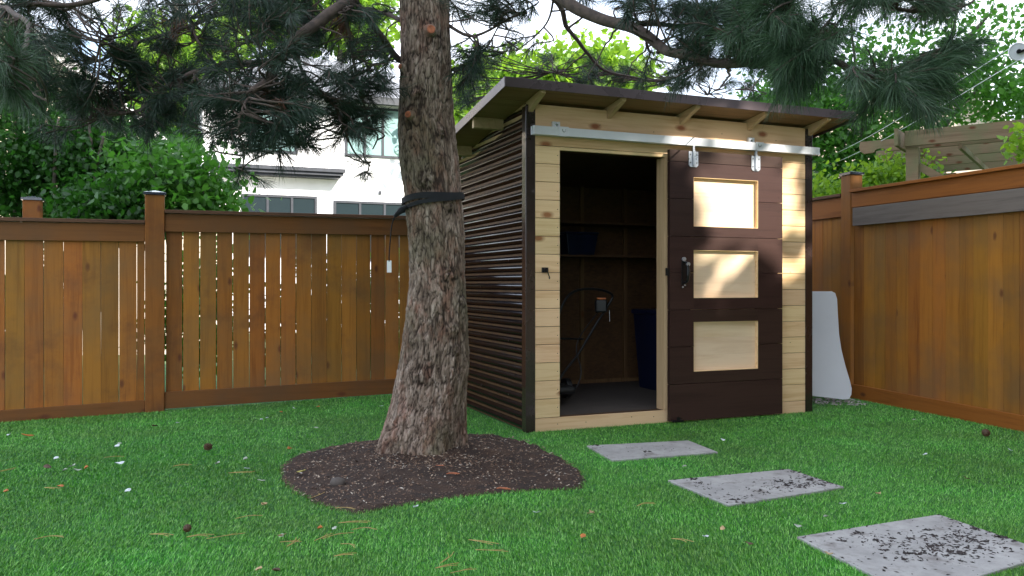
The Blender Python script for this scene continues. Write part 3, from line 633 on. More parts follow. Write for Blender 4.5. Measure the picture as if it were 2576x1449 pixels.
# white curved panel leaning between shed and fence
pxp = [(2030,733),(2092,733),(2101,737),(2106,752),(2108,790),(2111,840),(2117,880),(2127,920),(2139,960),(2143,978),(2142,993),(2136,1004),(2120,1005),(2080,1000),(2030,995)]
mb = MB(); pts = []
for x_, y_ in pxp: pts.append(at(x_, y_, 7.62+0.16*(1005-y_)/272))
e0 = pts[-2].copy(); e0.z = 0
mb.prism([p-e0 for p in pts], (0.004, 0.012, 0.0)); o = mb.build('curved_panel', M['white_pl'], None, bevel=0.002); o.location = e0
tag(o, 'white curved sheet leaning in the gap between shed and right fence', 'panel')
pts = [(random.uniform(2.78, 3.2), random.uniform(7.45, 7.95), random.uniform(0.0, 0.02)) for _ in range(160)]
tag(link_mesh('gravel', flakes(pts, 0.015, 0.035, 0.2), M['stone']), 'pale gravel at the foot of the white curved sheet', 'gravel', kind='stuff')

# ------------------------------------------------------------------ pine tree: trunk
prof = [(1170,938,1172),(1150,940,1170),(1110,948,1168),(1060,965,1170),(1000,985,1172),(900,1004,1179),(850,1010,1180),(800,1018,1180),(700,1027,1175),(600,1022,1172),(500,1016,1162),(400,1005,1150),(300,1000,1140),(150,1003,1138),(0,1002,1133),(-200,1000,1125),(-600,1010,1115),(-1400,1020,1090),(-2400,1040,1075)]
TY = 5.3
pz = [1.1-(a-714)/F*TY for a, b, c in prof]; pxc = [((b+c)/2-1288)/F*TY for a, b, c in prof]; prr = [(c-b)/2/F*TY for a, b, c in prof]
def trunk_at(z):
    return float(np.interp(z, pz, pxc)), float(np.interp(z, pz, prr))
pine = empty('pine_tree', (TREE.x, TY, 0), label='large pine with scaly grey brown trunk standing in the round soil bed', cat='tree')
KN = []
for (x_, y_, r_) in ((1080,455,0.045),(1135,515,0.035),(1130,690,0.035),(1140,830,0.04),(1040,850,0.03),(1165,760,0.03),(1050,235,0.03),(1110,330,0.03),(1060,460,0.03),(1150,880,0.03),(1060,940,0.04),(1083,78,0.05),(1034,291,0.045),(1012,165,0.04)):
    zk = 1.1-(y_-714)/F*(TY-0.15); cx, r = trunk_at(zk); dx = max(-0.97, min(0.97, ((x_-1288)/F*(TY-0.15)-cx)/r)); KN.append((-math.acos(dx), zk, r_))
na, nh = 280, 760; V = np.empty(((nh+1)*na, 3)); crack = np.zeros((nh+1)*na)
zs = np.concatenate([np.linspace(-0.05, 3.1, 640), np.linspace(3.1, pz[-1], nh+1-640+1)[1:]])
for j, z in enumerate(zs):
    cx, r = trunk_at(z)
    flare = max(0, (0.45-z)/0.45)**2
    for i in range(na):
        a = 2*math.pi*i/na; ca, sa = math.cos(a), math.sin(a)
        p = Vector((ca*r*1.0, sa*r*1.0, z))
        rr = r-0.012
        w = mn.noise(Vector((ca*2.2, sa*2.2, z*1.3)))*0.012
        wr = Vector((p.x*40, p.y*40, z*8.0)); wr += Vector((mn.noise(wr*0.45), mn.noise(wr*0.45+Vector((9, 1, 4))), 0.6*mn.noise(wr*0.5+Vector((3, 7, 1)))))*1.5+Vector((mn.noise(wr*1.6), mn.noise(wr*1.6+Vector((2, 8, 4))), 0))*0.5
        d, _ = mn.voronoi(wr); e_ = d[1]-d[0]
        plate = min(1.0, e_/0.22)
        rid = mn.fractal(Vector((p.x*55, p.y*55, z*13)), 0.8, 2.0, 4)
        dep = (0.0045+0.004*mn.noise(Vector((p.x*4, p.y*4, z*2.5))))*(1+1.2*max(0, min(1, (1.2-z)/1.2)))
        rr += dep*plate+0.0060*rid+w*1.6
        kd = 0
        for ak, zk, rk in KN:
            if abs(z-zk) < 0.12:
                da = (a-2*math.pi-ak) if a > math.pi else (a-ak)
                if abs(da) < 0.8:
                    q_ = math.hypot(da*r, z-zk)/rk
                    if q_ < 2.6: kd += 0.65*math.exp(-((q_-1.25)/0.4)**2)*(0.6+0.8*mn.noise(Vector((p.x*40, p.y*40, z*40))))+0.35*math.exp(-(q_/0.35)**2)
                    if q_ < 2.2: rr += 0.017*math.exp(-(q_/1.0)**2)*(1+0.9*mn.noise(Vector((p.x*60, p.y*60, z*60))))+0.003*math.cos(q_*7)*math.exp(-q_)
        rr += flare*0.05*math.sin(a*5+1.3)*0.8
        crack[j*na+i] = min(1, 0.75*(1-min(1.0, e_/0.16))+0.25*max(0, min(1, -rid*1.6))+kd)
        V[j*na+i] = (cx-TREE.x+ca*rr, sa*rr, z)
Q = [(j*na+i, j*na+(i+1) % na, (j+1)*na+(i+1) % na, (j+1)*na+i) for j in range(nh) for i in range(na)]
me = np_mesh('trunk', V, Q, 4); at2 = me.attributes.new('crack', 'FLOAT', 'POINT'); at2.data.foreach_set('value', crack.astype(np.float32))
link_mesh('trunk', me, M['bark'], pine, smooth=True)
def on_trunk(x, y, off=0.0):                         # point on front of the trunk seen at a pixel
    z = 1.1-(y-714)/F*(TY-0.15); cx, r = trunk_at(z); dx = (x-1288)/F*(TY-0.15)-cx; dx = max(-r*0.95, min(r*0.95, dx))
    dy = -math.sqrt(r*r-dx*dx); nrm = Vector((dx, dy, 0)).normalized()
    return Vector((cx+dx-TREE.x, dy, z))+nrm*off, nrm
for (x_, y_, r_, l_) in ((1083, 78, 0.028, 0.035), (1012, 165, 0.018, 0.03), (1034, 291, 0.022, 0.04)):
    p, nr = on_trunk(x_, y_, -0.02); mb = MB(); mb.tube([p, p+nr*(l_), p+nr*(l_+0.012)], [r_*1.7, r_*1.25, r_*1.0], 18); mb.build('branch_stub', M['bark'], pine)
    mb = MB(); mb.tube([p+nr*(l_+0.0125), p+nr*(l_+0.018)], [r_*0.95, r_*0.85], 18); mb.build('cut_end', M['cutwood'], pine)

# strap
st = empty('strap', (TREE.x, TY, 0), label='black webbing strap wound round the pine trunk with a hanging cord', cat='strap')
def band(z_l, z_r, h, off, name):
    n_ = 96; vs = []; fs = []
    for k in range(n_):
        a = 2*math.pi*k/n_; ca, sa = math.cos(a), math.sin(a); zc = z_l+(z_r-z_l)*(ca+1)/2+0.006*math.sin(a*3+1)
        cx, r = trunk_at(zc); r = r+off
        for t, zz in ((0, -h/2), (0.003, -h/2), (0.003, h/2), (0, h/2)): vs.append((cx-TREE.x+ca*(r+t), sa*(r+t), zc+zz))
    for k in range(n_):
        k2 = (k+1) % n_
        for j in range(4): fs.append((k*4+j, k2*4+j, k2*4+(j+1) % 4, k*4+(j+1) % 4))
    MB().add(vs, fs).build(name, M['strap'], st)
zz = lambda y: 1.1-(y-714)/F*(TY-0.12)
band(zz(501), zz(488), 0.038, 0.012, 'band'); band(zz(524), zz(492), 0.026, 0.0165, 'band')
tp = lambda x, y: at(x, y, 5.16)-Vector((TREE.x, TY, 0))
mb = MB(); mb.tube(smooth_pts([tp(1022, 520), tp(1012, 527), tp(1002, 535), tp(992, 545)], 4), [0.014, 0.016, 0.014, 0.018, 0.022, 0.02, 0.02, 0.018, 0.015, 0.015, 0.012, 0.012, 0.008], 8); mb.build('knot', M['strap'], st)
mb = MB(); mb.tube(smooth_pts([tp(995, 540), tp(986, 565), tp(982, 600), tp(979, 640), tp(979, 658)]), 0.004, 6); mb.build('cord', M['strap'], st)
mb = MB(); c_ = tp(979, 670); mb.box(c_.x-0.014, c_.x+0.014, c_.y-0.002, c_.y+0.002, c_.z-0.038, c_.z+0.036); mb.build('tag', M['paper'], st)

# ------------------------------------------------------------------ pine limbs, twigs and needles
limbs = [
 ([(1010,-120,5.3),(930,-40,5.0),(838,26,4.8),(734,108,4.6),(672,200,4.5),(629,234,4.4)], 0.052, 0.018),
 ([(734,108,4.6),(692,150,4.7),(543,169,4.9),(434,208,5.0),(378,256,5.0),(326,282,5.0),(217,304,5.0)], 0.026, 0.008),
 ([(930,-40,5.0),(800,-30,5.3),(692,2,5.4),(586,26,5.5),(456,74,5.5),(347,108,5.5),(250,150,5.4)], 0.024, 0.008),
 ([(930,-40,5.0),(600,-60,4.8),(300,-20,4.6),(174,9,4.5),(0,13,4.4),(-120,40,4.4)], 0.024, 0.009),
 ([(1010,150,5.3),(955,87,5.1),(912,30,5.0),(894,-10,5.0),(880,-80,4.9)], 0.022, 0.014),
 ([(1010,50,5.3),(960,35,5.5),(916,22,5.6),(860,60,5.6)], 0.016, 0.008),
 ([(860,20,4.8),(885,110,4.9),(905,230,5.0),(925,310,5.0),(950,342,5.0),(935,380,5.0)], 0.011, 0.004),
 ([(734,108,4.6),(764,187,4.7),(799,226,4.7),(846,278,4.8),(894,382,4.9),(928,412,4.9)], 0.012, 0.004),
 ([(672,200,4.5),(700,300,4.6),(690,360,4.7),(688,395,4.7)], 0.007, 0.003),
 ([(629,234,4.4),(600,300,4.4),(606,380,4.5),(603,430,4.5)], 0.008, 0.003),
 ([(692,150,4.7),(640,110,4.8),(600,120,4.9),(560,140,5.0)], 0.01, 0.004),
 ([(543,169,4.9),(500,100,5.0),(470,40,5.0)], 0.01, 0.004),
 ([(347,108,5.5),(300,190,5.4),(330,250,5.3)], 0.01, 0.004),
 ([(174,9,4.5),(240,60,4.6),(245,110,4.7)], 0.008, 0.003),
 ([(0,13,4.4),(70,60,3.9),(60,130,3.5),(20,190,3.2)], 0.016, 0.006),
 ([(60,130,3.5),(100,200,3.8),(120,260,4.0)], 0.010, 0.004),
 ([(1120,-150,5.3),(1250,-90,5.2),(1392,-5,5.8),(1431,74,6.4),(1475,130,6.8),(1527,178,7.0),(1627,200,7.2),(1700,195,7.4)], 0.03, 0.006),
 ([(1120,-150,5.3),(1300,-80,4.9),(1423,2,4.6),(1501,48,4.5),(1583,69,4.4),(1648,104,4.3),(1692,130,4.2),(1779,152,4.1),(1835,163,4.0),(1930,150,3.9),(2040,140,3.8),(2113,162,3.7),(2147,187,3.7),(2234,178,3.6),(2321,152,3.6),(2386,117,3.6)], 0.042, 0.007),
 ([(1583,69,4.4),(1660,62,4.4),(1748,61,4.4),(1830,40,4.3)], 0.016, 0.006),
 ([(1431,74,6.4),(1470,40,6.2),(1500,40,6.0)], 0.01, 0.006),
 ([(1475,130,6.8),(1450,150,6.9),(1420,175,7.0),(1380,180,7.2)], 0.008, 0.003),
 ([(1560,60,4.4),(1520,120,5.6),(1480,190,6.9)], 0.008, 0.003),
 ([(1648,104,4.3),(1600,150,5.8),(1570,205,7.0)], 0.007, 0.003),
 ([(1392,-5,5.0),(1370,60,5.1),(1320,110,5.2),(1300,130,5.2)], 0.008, 0.003),
 ([(1120,60,5.3),(1190,90,5.2),(1260,60,5.1),(1330,20,5.0)], 0.013, 0.004),
 ([(1130,170,5.3),(1180,160,5.4),(1230,110,5.4),(1260,40,5.4)], 0.011, 0.004),
 ([(1835,163,4.0),(1830,195,6.0),(1805,225,7.4),(1780,240,7.6)], 0.01, 0.004),
 ([(1930,150,3.9),(1915,190,5.8),(1890,225,7.4)], 0.009, 0.004),
 ([(1930,150,3.9),(1960,60,3.8),(1990,10,3.7),(2000,-60,3.7)], 0.014, 0.008),
 ([(2040,140,3.8),(2060,80,3.7),(2100,30,3.7)], 0.012, 0.005),
 ([(2000,-60,3.7),(2150,-20,3.7),(2260,20,3.7),(2360,30,3.8),(2420,20,3.8)], 0.014, 0.005),
]
lp = []                                              # sample points on limbs
mb = MB()
for pts, r0, r1 in limbs:
    P = smooth_pts([at(*p) for p in pts], 7); n_ = len(P); P = [p+Vector((mn.noise(p*5), mn.noise(p*5+Vector((5, 5, 5))), mn.noise(p*5+Vector((9, 0, 3)))))*0.018 for p in P]
    rad = [r0+(r1-r0)*(i/(n_-1))**0.8 for i in range(n_)]
    mb.tube([p-pine.location for p in P], rad, 8)
    for i, p in enumerate(P): lp.append(p)
mb.build('limbs', M['branchbark'], pine, smooth=True)
LP = np.array([tuple(p) for p in lp])
clusters = [ # cx, cy, rx, ry, n, depth
 (50,30,90,40,34,4.6),(60,110,60,55,26,4.2),(130,60,60,50,22,4.8),(95,215,80,45,30,4.2),(190,90,45,50,16,5.0),(225,30,60,30,12,5.0),(60,160,60,50,22,4.2),
 (345,140,85,45,44,5.2),(310,200,85,50,44,5.1),(240,255,85,45,38,5.0),(180,215,60,50,20,5.1),(400,235,90,40,38,5.0),(330,290,110,28,40,5.0),(450,280,60,30,18,4.9),(160,290,50,30,12,4.8),(200,150,50,40,16,5.2),
 (470,190,50,40,18,5.0),(520,240,60,35,20,4.9),(440,15,80,30,22,4.9),(350,30,60,35,14,5.2),(560,40,60,40,20,5.3),(610,80,50,40,20,5.0),(560,120,50,30,14,5.0),(520,90,40,30,10,5.2),(480,120,40,30,10,5.3),
 (660,40,60,40,22,4.9),(700,100,60,50,22,4.7),(740,40,60,45,18,4.9),(640,160,60,40,20,4.7),(590,190,60,30,18,4.8),(560,265,60,35,22,4.6),(610,280,50,40,22,4.5),(640,320,60,30,24,4.5),(560,330,40,25,10,4.6),(606,385,25,20,6,4.5),(603,428,15,12,4,4.5),(690,392,22,18,6,4.7),
 (770,130,45,45,16,4.8),(780,210,40,35,14,4.7),(720,240,50,40,18,4.6),(735,320,45,45,26,4.6),(790,330,35,30,10,4.7),(700,350,40,30,14,4.6),
 (820,80,50,45,16,4.9),(860,150,45,40,14,5.0),(850,260,45,45,22,4.8),(830,210,40,30,10,4.8),(880,330,35,40,14,4.9),(920,270,35,45,16,5.0),(935,350,30,30,9,5.0),(925,425,22,16,6,4.9),
 (900,50,50,40,16,5.0),(940,130,40,45,18,5.2),(960,190,35,45,14,5.2),(970,260,25,40,8,5.2),(970,30,30,40,10,5.3),(800,10,120,25,30,4.9),(640,5,80,18,14,5.0),
 (640,240,60,30,16,4.7),(700,200,50,30,12,4.6),(800,290,45,30,16,4.8),(760,350,35,20,8,4.7),(900,240,40,35,16,4.9),(940,290,30,40,12,5.1),(860,300,30,25,10,4.8),(600,340,50,22,12,4.5),(520,300,50,28,14,4.7),(690,355,30,20,8,4.6),(110,20,90,25,16,4.8),(1180,30,35,45,18,5.3),(1240,50,50,45,24,5.2),(1200,110,45,40,18,5.3),(1175,180,28,50,20,5.4),(1205,235,35,30,14,7.4),(1260,100,35,30,10,5.2),(1290,20,40,30,12,5.1),(1240,170,30,30,14,7.2),(1180,265,14,25,8,7.4),
 (1330,125,20,14,4,5.2),(1380,165,40,20,12,7.2),(1430,180,40,25,18,7.2),(1480,200,40,25,20,7.3),(1545,205,45,25,22,7.4),(1620,215,50,18,22,7.5),(1690,210,40,20,14,7.5),
 (1480,5,50,12,6,4.8),(1560,15,50,22,12,4.5),(1630,40,55,35,20,4.4),(1700,45,50,40,24,4.3),(1690,100,40,35,16,4.3),(1760,70,55,50,30,4.2),(1800,130,50,40,22,4.1),(1730,160,40,30,9,4.2),(1650,150,30,25,5,4.4),(1800,235,40,22,12,7.8),(1870,235,40,20,12,7.8),(1740,220,40,18,12,7.7),(1840,20,50,40,20,4.2),
]
near = [
 (1890,90,50,60,26,3.9),(1960,60,60,60,34,3.75),(2000,150,75,50,44,3.75),(1945,190,50,25,20,3.85),(2070,130,50,45,26,3.7),(2050,205,40,25,14,3.8),(1870,150,40,35,12,4.0),
 (2210,10,100,25,34,3.75),(2310,30,80,30,28,3.8),(2390,5,60,20,12,3.9),
 (2180,210,45,20,10,3.65),(2250,235,60,28,26,3.6),(2310,205,55,35,30,3.6),(2350,165,40,30,18,3.6),(2285,275,45,16,12,3.6),
 (25,205,55,45,22,3.1),(10,150,40,40,8,3.1),
]
def build_needles(cl, name, mat, per, ln, wd, parent, twmat, below=0.35, dens=0.5, up=12):
    tb = MB(); P0 = []; AX = []
    for (cx, cy, rx, ry, n_, dp) in cl:
        for _ in range(max(2, int(n_*dens))):
            a = random.uniform(0, 2*math.pi); r = math.sqrt(random.random())
            if _ % 4 == 0: hub = (cx+rx*r*math.cos(a), cy+ry*r*math.sin(a)-up, dp+random.gauss(0, 0.16))
            p = at(hub[0]+random.gauss(0, 13), hub[1]+random.gauss(0, 11), hub[2]+random.gauss(0, 0.07)); v = np.array(tuple(p))
            d = np.linalg.norm(LP-v, axis=1); i = int(np.argmin(d+rng.uniform(0, 0.12, len(d)))); b = Vector(LP[i])
            mid = (b+p)/2+Vector((random.gauss(0, 0.05), random.gauss(0, 0.05), -0.05*(p-b).length))
            ax = ((p-mid).normalized()+Vector((random.gauss(0, .35), random.gauss(0, .35), random.gauss(-0.05, .35)))).normalized()
            e_ = p+ax*0.10
            tb.tube([q_-parent.location for q_ in smooth_pts([b, mid, p, e_], 3)], [0.0055]*3+[0.0045]*4+[0.0035]*3, 5, cap=False)
            P0.append(e_); AX.append(ax)
            if random.random() < 0.35:
                ax2 = (ax+Vector((random.gauss(0, .8), random.gauss(0, .8), random.gauss(0, .8)))).normalized(); s_ = mid.lerp(p, 0.6); e2 = s_+ax2*0.16
                tb.tube([s_-parent.location, e2-parent.location], [0.004, 0.003], 4, cap=False); P0.append(e2); AX.append(ax2)
    tb.build('twigs', twmat, parent)
    n_ = len(P0); P0 = np.array([tuple(p) for p in P0]); AX = np.array([tuple(p) for p in AX])
    P = np.repeat(P0, per, 0); A = np.repeat(AX, per, 0); m_ = len(P)
    sback = rng.uniform(0, 0.15, m_)**1.0; base = P-A*sback[:, None]
    rnd = rng.normal(0, 1, (m_, 3)); rnd -= A*np.sum(rnd*A, 1)[:, None]; rnd /= np.linalg.norm(rnd, axis=1)[:, None]
    sp = rng.uniform(0.25, 0.95, m_)[:, None]; d = A*0.75+rnd*sp+np.array([0, 0, -below]); d /= np.linalg.norm(d, axis=1)[:, None]
    l = rng.uniform(0.75, 1.1, m_)[:, None]*ln; w = np.cross(d, rng.normal(0, 1, (m_, 3))); w /= np.linalg.norm(w, axis=1)[:, None]; w *= wd
    V = np.empty((m_, 5, 3)); mid = base+d*l*0.55; tip = base+d*l+np.array([0, 0, -0.10])*l
    V[:, 0] = base-w*0.6; V[:, 1] = base+w*0.6; V[:, 2] = mid+w; V[:, 3] = mid-w; V[:, 4] = tip
    V -= np.array(tuple(parent.location)); b = np.arange(m_)[:, None]*5
    Fc = np.concatenate([b+np.array([0, 1, 2]), b+np.array([0, 2, 3]), b+np.array([3, 2, 4])])
    return link_mesh(name, np_mesh(name, V.reshape(-1, 3), Fc, 3), mat, parent)
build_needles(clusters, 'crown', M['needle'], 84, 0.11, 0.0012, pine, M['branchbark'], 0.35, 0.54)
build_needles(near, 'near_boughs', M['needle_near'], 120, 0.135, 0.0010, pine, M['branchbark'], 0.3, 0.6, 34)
Us = SUN.cross(Vector((0, 0, 1))).normalized(); Vs = Us.cross(SUN).normalized()
def suv(p): p = np.asarray(p); return p @ np.array(tuple(Us)), p @ np.array(tuple(Vs))
gaps = [(L(1.9, -0.06, 1.83), 0.42, 0.38), (L(1.55, -0.1, 2.28), 0.75, 0.15), (L(2.45, 0, 1.6), 0.22, 0.38), (L(1.8, -0.06, 1.2), 0.25, 0.16), (L(0.6, -0.1, 2.27), 0.5, 0.05), (L(1.35, -0.25, 2.54), 0.14, 0.2)]  # holes cut through the crowns so sun patches land on the shed front
GA = [(float(suv(tuple(g[0]))[0]), float(suv(tuple(g[0]))[1]), g[1], g[2]) for g in gaps]
def keepf(P):
    u_, v_ = suv(P); k_ = np.ones(len(P), bool)
    for gu, gv, ru, rv in GA:
        q_ = ((u_-gu)/ru)**2+((v_-gv)/rv)**2; k_ &= ~((q_ < 1) | ((q_ < 2.2) & (rng.uniform(0, 1, len(P)) < 0.6)))
    return k_
build_needles([(722,262,12,18,10,4.65),(455,55,10,22,10,5.3),(860,60,10,14,6,5.0)], 'dead_needles', M['deadneedle'], 70, 0.09, 0.0012, pine, M['branchbark'], 0.9, 1.0)
# upper crown, above what the photo shows, still shading the yard
V = []; 
m_ = 26000; th = rng.uniform(0, 2*np.pi, m_); cl_n = 420
ca = rng.uniform(0, 2*np.pi, cl_n); cr = 3.4*np.sqrt(rng.uniform(0, 1, cl_n)); cz = rng.uniform(3.9, 9.5, cl_n); cr *= np.clip((11.5-cz)/6.5, 0.2, 1)
cp = np.stack([TREE.x+cr*np.cos(ca), TY+cr*np.sin(ca), cz], 1)
cp = cp[(cp[:, 2]-CAMH)/np.maximum(cp[:, 1], 0.5) > 0.385]
# keep the ray from the sun to the bright patch of the shed free
pick = rng.integers(0, len(cp), m_); P = cp[pick]+rng.normal(0, 0.2, (m_, 3)); P = P[keepf(P)]; m_ = len(P)
d = rng.normal(0, 1, (m_, 3)); d[:, 2] -= 0.3; d /= np.linalg.norm(d, axis=1)[:, None]; w = np.cross(d, rng.normal(0, 1, (m_, 3))); w /= np.linalg.norm(w, axis=1)[:, None]
V = np.empty((m_, 3, 3)); V[:, 0] = P-w*0.008; V[:, 1] = P+w*0.008; V[:, 2] = P+d*0.2; V -= np.array(tuple(pine.location))
link_mesh('upper_crown', np_mesh('upper_crown', V.reshape(-1, 3), np.arange(3*m_).reshape(-1, 3), 3), M['needle'], pine)

# ------------------------------------------------------------------ leafy trees
def leaves_mesh(name, blobs, size, per_clump=26, clump_r=0.3, keep=None, origin=Vector((0, 0, 0))):
    C_ = []; 
    for (c, r, n_) in blobs:
        k_ = max(1, n_//per_clump); u_ = rng.normal(0, 1, (k_, 3)); u_ /= np.linalg.norm(u_, axis=1)[:, None]
        rad = rng.uniform(0.35, 1, (k_, 1))**0.5; C_.append(np.array(tuple(c))+u_*rad*np.array(r))
    C_ = np.concatenate(C_); n_ = len(C_)*per_clump
    P = np.repeat(C_, per_clump, 0)+rng.normal(0, clump_r*0.5, (n_, 3))
    if keep is not None: P = P[keep(P)]; n_ = len(P)
    d = rng.normal(0, 1, (n_, 3)); d[:, 2] -= 0.5; d /= np.linalg.norm(d, axis=1)[:, None]
    w = np.cross(d, rng.normal(0, 1, (n_, 3))+np.array([0, 0, 1.2])); w /= np.linalg.norm(w, axis=1)[:, None]; nn = np.cross(d, w)
    s = size*rng.uniform(0.6, 1.2, (n_, 1)); V = np.empty((n_, 6, 3))
    V[:, 0] = P; V[:, 1] = P+d*s*0.35+w*s*0.33+nn*s*0.06; V[:, 2] = P+d*s*0.75+w*s*0.22+nn*s*0.03; V[:, 3] = P+d*s-nn*s*0.06; V[:, 4] = P+d*s*0.75-w*s*0.22+nn*s*0.03; V[:, 5] = P+d*s*0.35-w*s*0.33+nn*s*0.06
    V -= np.array(tuple(origin)); b = np.arange(n_)[:, None]*6
    return np_mesh(name, V.reshape(-1, 3), b+np.arange(6), 6)
def tree(label, base, stems, blobs, size, mat, barkm='greybranch', per=26, cr=0.3, keep=None, group=None, cat='tree', name='leafy_tree'):
    e = empty(name, base, label=label, cat=cat)
    if group: e['group'] = group
    mb = MB(); O = Vector(base)
    for pts, r0, r1 in stems:
        P = smooth_pts(pts, 5); P = [p+Vector((mn.noise(p*1.5), mn.noise(p*1.5+Vector((7, 3, 1))), 0))*0.06 for p in P]
        mb.tube([p-O for p in P], [r0+(r1-r0)*i/(len(P)-1) for i in range(len(P))], 7)
    if stems: mb.build('trunk', M[barkm], e, smooth=True)
    link_mesh('crown', leaves_mesh('crown', blobs, size, per, cr, keep, O), mat, e)
    return e
def B(x, y, Y, rx, ry, rd, n): return (at(x, y, Y), (rx/F*Y, rd, ry/F*Y), n)
def stems_px(lst, Y, r0, r1): return [([at(x, y, Y+random.uniform(-0.2, 0.2)) for x, y in s], r0, r1) for s in lst]
G1 = 'leafy trees beyond the back fence'
tree('dark leafy tree behind the fence at the far left edge', at(60, 840, 10.5).xy.to_3d()-Vector((0, 0, .35)), stems_px([[(40,840),(35,600),(50,420),(30,250)],[(80,840),(95,600),(85,430),(120,300)]], 10.5, 0.04, 0.015),
     [B(10,490,10.5,90,50,0.5,1500), B(20,350,10.5,130,150,0.9,3600), B(90,450,10.8,110,100,0.8,2600), B(60,230,11,130,90,0.8,1500)], 0.085, M['leaf_dark'], group=G1)
tree('dark multi stem tree behind the fence left of the first capped post', at(230, 840, 10.2).xy.to_3d()-Vector((0, 0, .35)), stems_px([[(215,840),(205,600),(215,430),(190,280)],[(240,840),(250,600),(240,450),(262,330)],[(225,840),(228,560),(232,420),(225,300)],[(150,840),(150,600),(140,430),(150,300)]], 10.2, 0.04, 0.015),
     [B(200,380,10.6,110,100,0.8,2900), B(290,440,10.6,100,95,0.8,2900), B(160,480,10.8,100,60,0.6,1500), B(260,330,10.8,130,60,0.6,1700), B(390,380,10.8,70,50,0.5,700)], 0.085, M['leaf_dark'], group=G1)
tree('broad leaved bush with large bright leaves left of the white house', at(450, 840, 9.6).xy.to_3d()-Vector((0, 0, .35)), stems_px([[(430,840),(420,600),(400,480),(370,400)],[(470,840),(480,600),(500,500),(540,450)]], 9.6, 0.03, 0.01),
     [B(400,465,9.6,80,50,0.4,650), B(480,475,9.6,70,60,0.4,800), B(530,490,9.5,50,58,0.4,700), B(350,420,9.8,60,45,0.4,450), B(500,420,9.6,40,25,0.3,200), B(440,400,9.8,50,30,0.4,260)], 0.105, M['leaf_mid'], per=12, cr=0.34, group=G1)
tree('dark hedge of leaves low behind the back fence post', at(330, 840, 9.4).xy.to_3d()-Vector((0, 0, .35)), stems_px([[(330,840),(330,640),(320,520)]], 9.4, 0.03, 0.01),
     [B(330,520,9.4,95,40,0.4,1900), B(230,530,9.6,90,30,0.4,1300)], 0.09, M['leaf_dark'], group=G1, cat='shrub', name='shrub')
for k_, (x_, w_, lab) in enumerate(((60, 90, 'low dark shrub glimpsed through the left end of the fence'), (480, 110, 'low shrub glimpsed through the fence gaps right of the capped post'), (760, 110, 'low shrub glimpsed through the middle of the fence gaps'), (940, 80, 'low shrub glimpsed through the fence gaps beside the trunk'))):
    Yk = 8.8 if x_ < 900 else 9.3
    tree(lab, at(x_, 950, Yk).xy.to_3d()-Vector((0, 0, .3)), stems_px([[(x_, 960), (x_+5, 800), (x_-8, 700)]], Yk, 0.02, 0.01), [B(x_, 820, Yk, w_, 110, 0.3, 1500), B(x_+40, 700, Yk, w_*0.6, 60, 0.3, 500)], 0.09, M['leaf_mid' if k_ % 2 else 'leaf_dark'], per=18, cr=0.25, group='shrubs behind the back fence', cat='shrub', name='shrub')
tree('tall sunlit yellow green tree behind the pine boughs at the left', at(480, 740, 30).xy.to_3d(), stems_px([[(440,740),(440,400),(450,150),(430,-100)]], 30, 0.25, 0.08),
     [B(470,180,30,130,90,2,3300), B(420,290,29,110,70,2,2500), B(560,330,29,60,60,1.5,900), B(400,110,31,80,50,2,800)], 0.3, M['leaf_bright'], per=22, cr=0.9, group='sunlit trees far behind the houses')
tree('tall sunlit tree rising behind the white house roof', at(800, 740, 34).xy.to_3d(), stems_px([[(860,740),(850,300),(860,50)]], 34, 0.25, 0.08),
     [B(900,40,34,90,80,2.2,2400), B(740,50,34,90,80,2,1800), B(640,30,33,80,60,2,1200), B(560,130,32,60,60,1.5,600)], 0.32, M['leaf_bright'], per=22, cr=0.9, group='sunlit trees far behind the houses')
tree('rounded bright green tree seen above the shed roof', at(1400, 740, 26).xy.to_3d(), stems_px([[(1420,740),(1410,400),(1430,200)]], 26, 0.22, 0.07),
     [B(1460,200,26,85,65,1.8,3000), B(1330,210,26,90,45,1.6,2000), B(1230,240,26,90,70,1.6,3000), B(1180,280,26,80,60,1.4,1600), B(1560,200,26,70,50,1.4,1500)], 0.26, M['leaf_bright'], per=22, cr=0.75, group='sunlit trees far behind the houses')
G2 = 'leafy trees beyond the right fence'
tree('airy green tree just right of the shed roof end', at(2090, 820, 12.5).xy.to_3d()-Vector((0, 0, .3)), stems_px([[(2140,820),(2130,600),(2120,400),(2150,200),(2140,40)],[(2070,820),(2060,600),(2040,420),(2060,250)],[(2200,820),(2195,620),(2200,500),(2170,380),(2180,200)]], 12.5, 0.05, 0.015),
     [B(2010,290,12.5,110,70,0.9,2300), B(2100,330,12.6,90,90,0.9,2000), B(2080,420,12.5,70,80,0.7,1000), B(1980,240,13,90,50,0.8,1000), B(2160,250,12.8,90,90,0.9,1100), B(2180,420,12.3,60,80,0.6,700), B(2060,150,13,110,100,1,900)], 0.10, M['leaf_mid'], per=12, cr=0.42, group=G2)
tree('open branched tree with pale gaps of sky behind the pergola', at(2330, 820, 13.5).xy.to_3d()-Vector((0, 0, .3)), stems_px([[(2290,820),(2300,500),(2330,320),(2370,200),(2400,60),(2410,-60)],[(2330,820),(2340,450),(2390,300),(2450,230),(2540,150)],[(2260,820),(2270,500),(2290,330),(2290,200)],[(2370,200),(2440,90),(2500,20)]], 13.5, 0.055, 0.015),
     [B(2270,330,13.2,70,50,0.8,900), B(2330,260,13.4,80,50,0.8,900), B(2420,180,13.6,90,60,1,750), B(2500,240,13.4,80,60,1,850), B(2440,70,13.8,110,70,1.1,600), B(2280,120,13.6,90,80,1,600), B(2540,120,13.6,60,60,1,350), B(2250,440,12.8,60,40,0.5,900), B(2560,250,12.5,50,40,0.5,600)], 0.11, M['leaf_mid'], per=10, cr=0.4, group=G2)
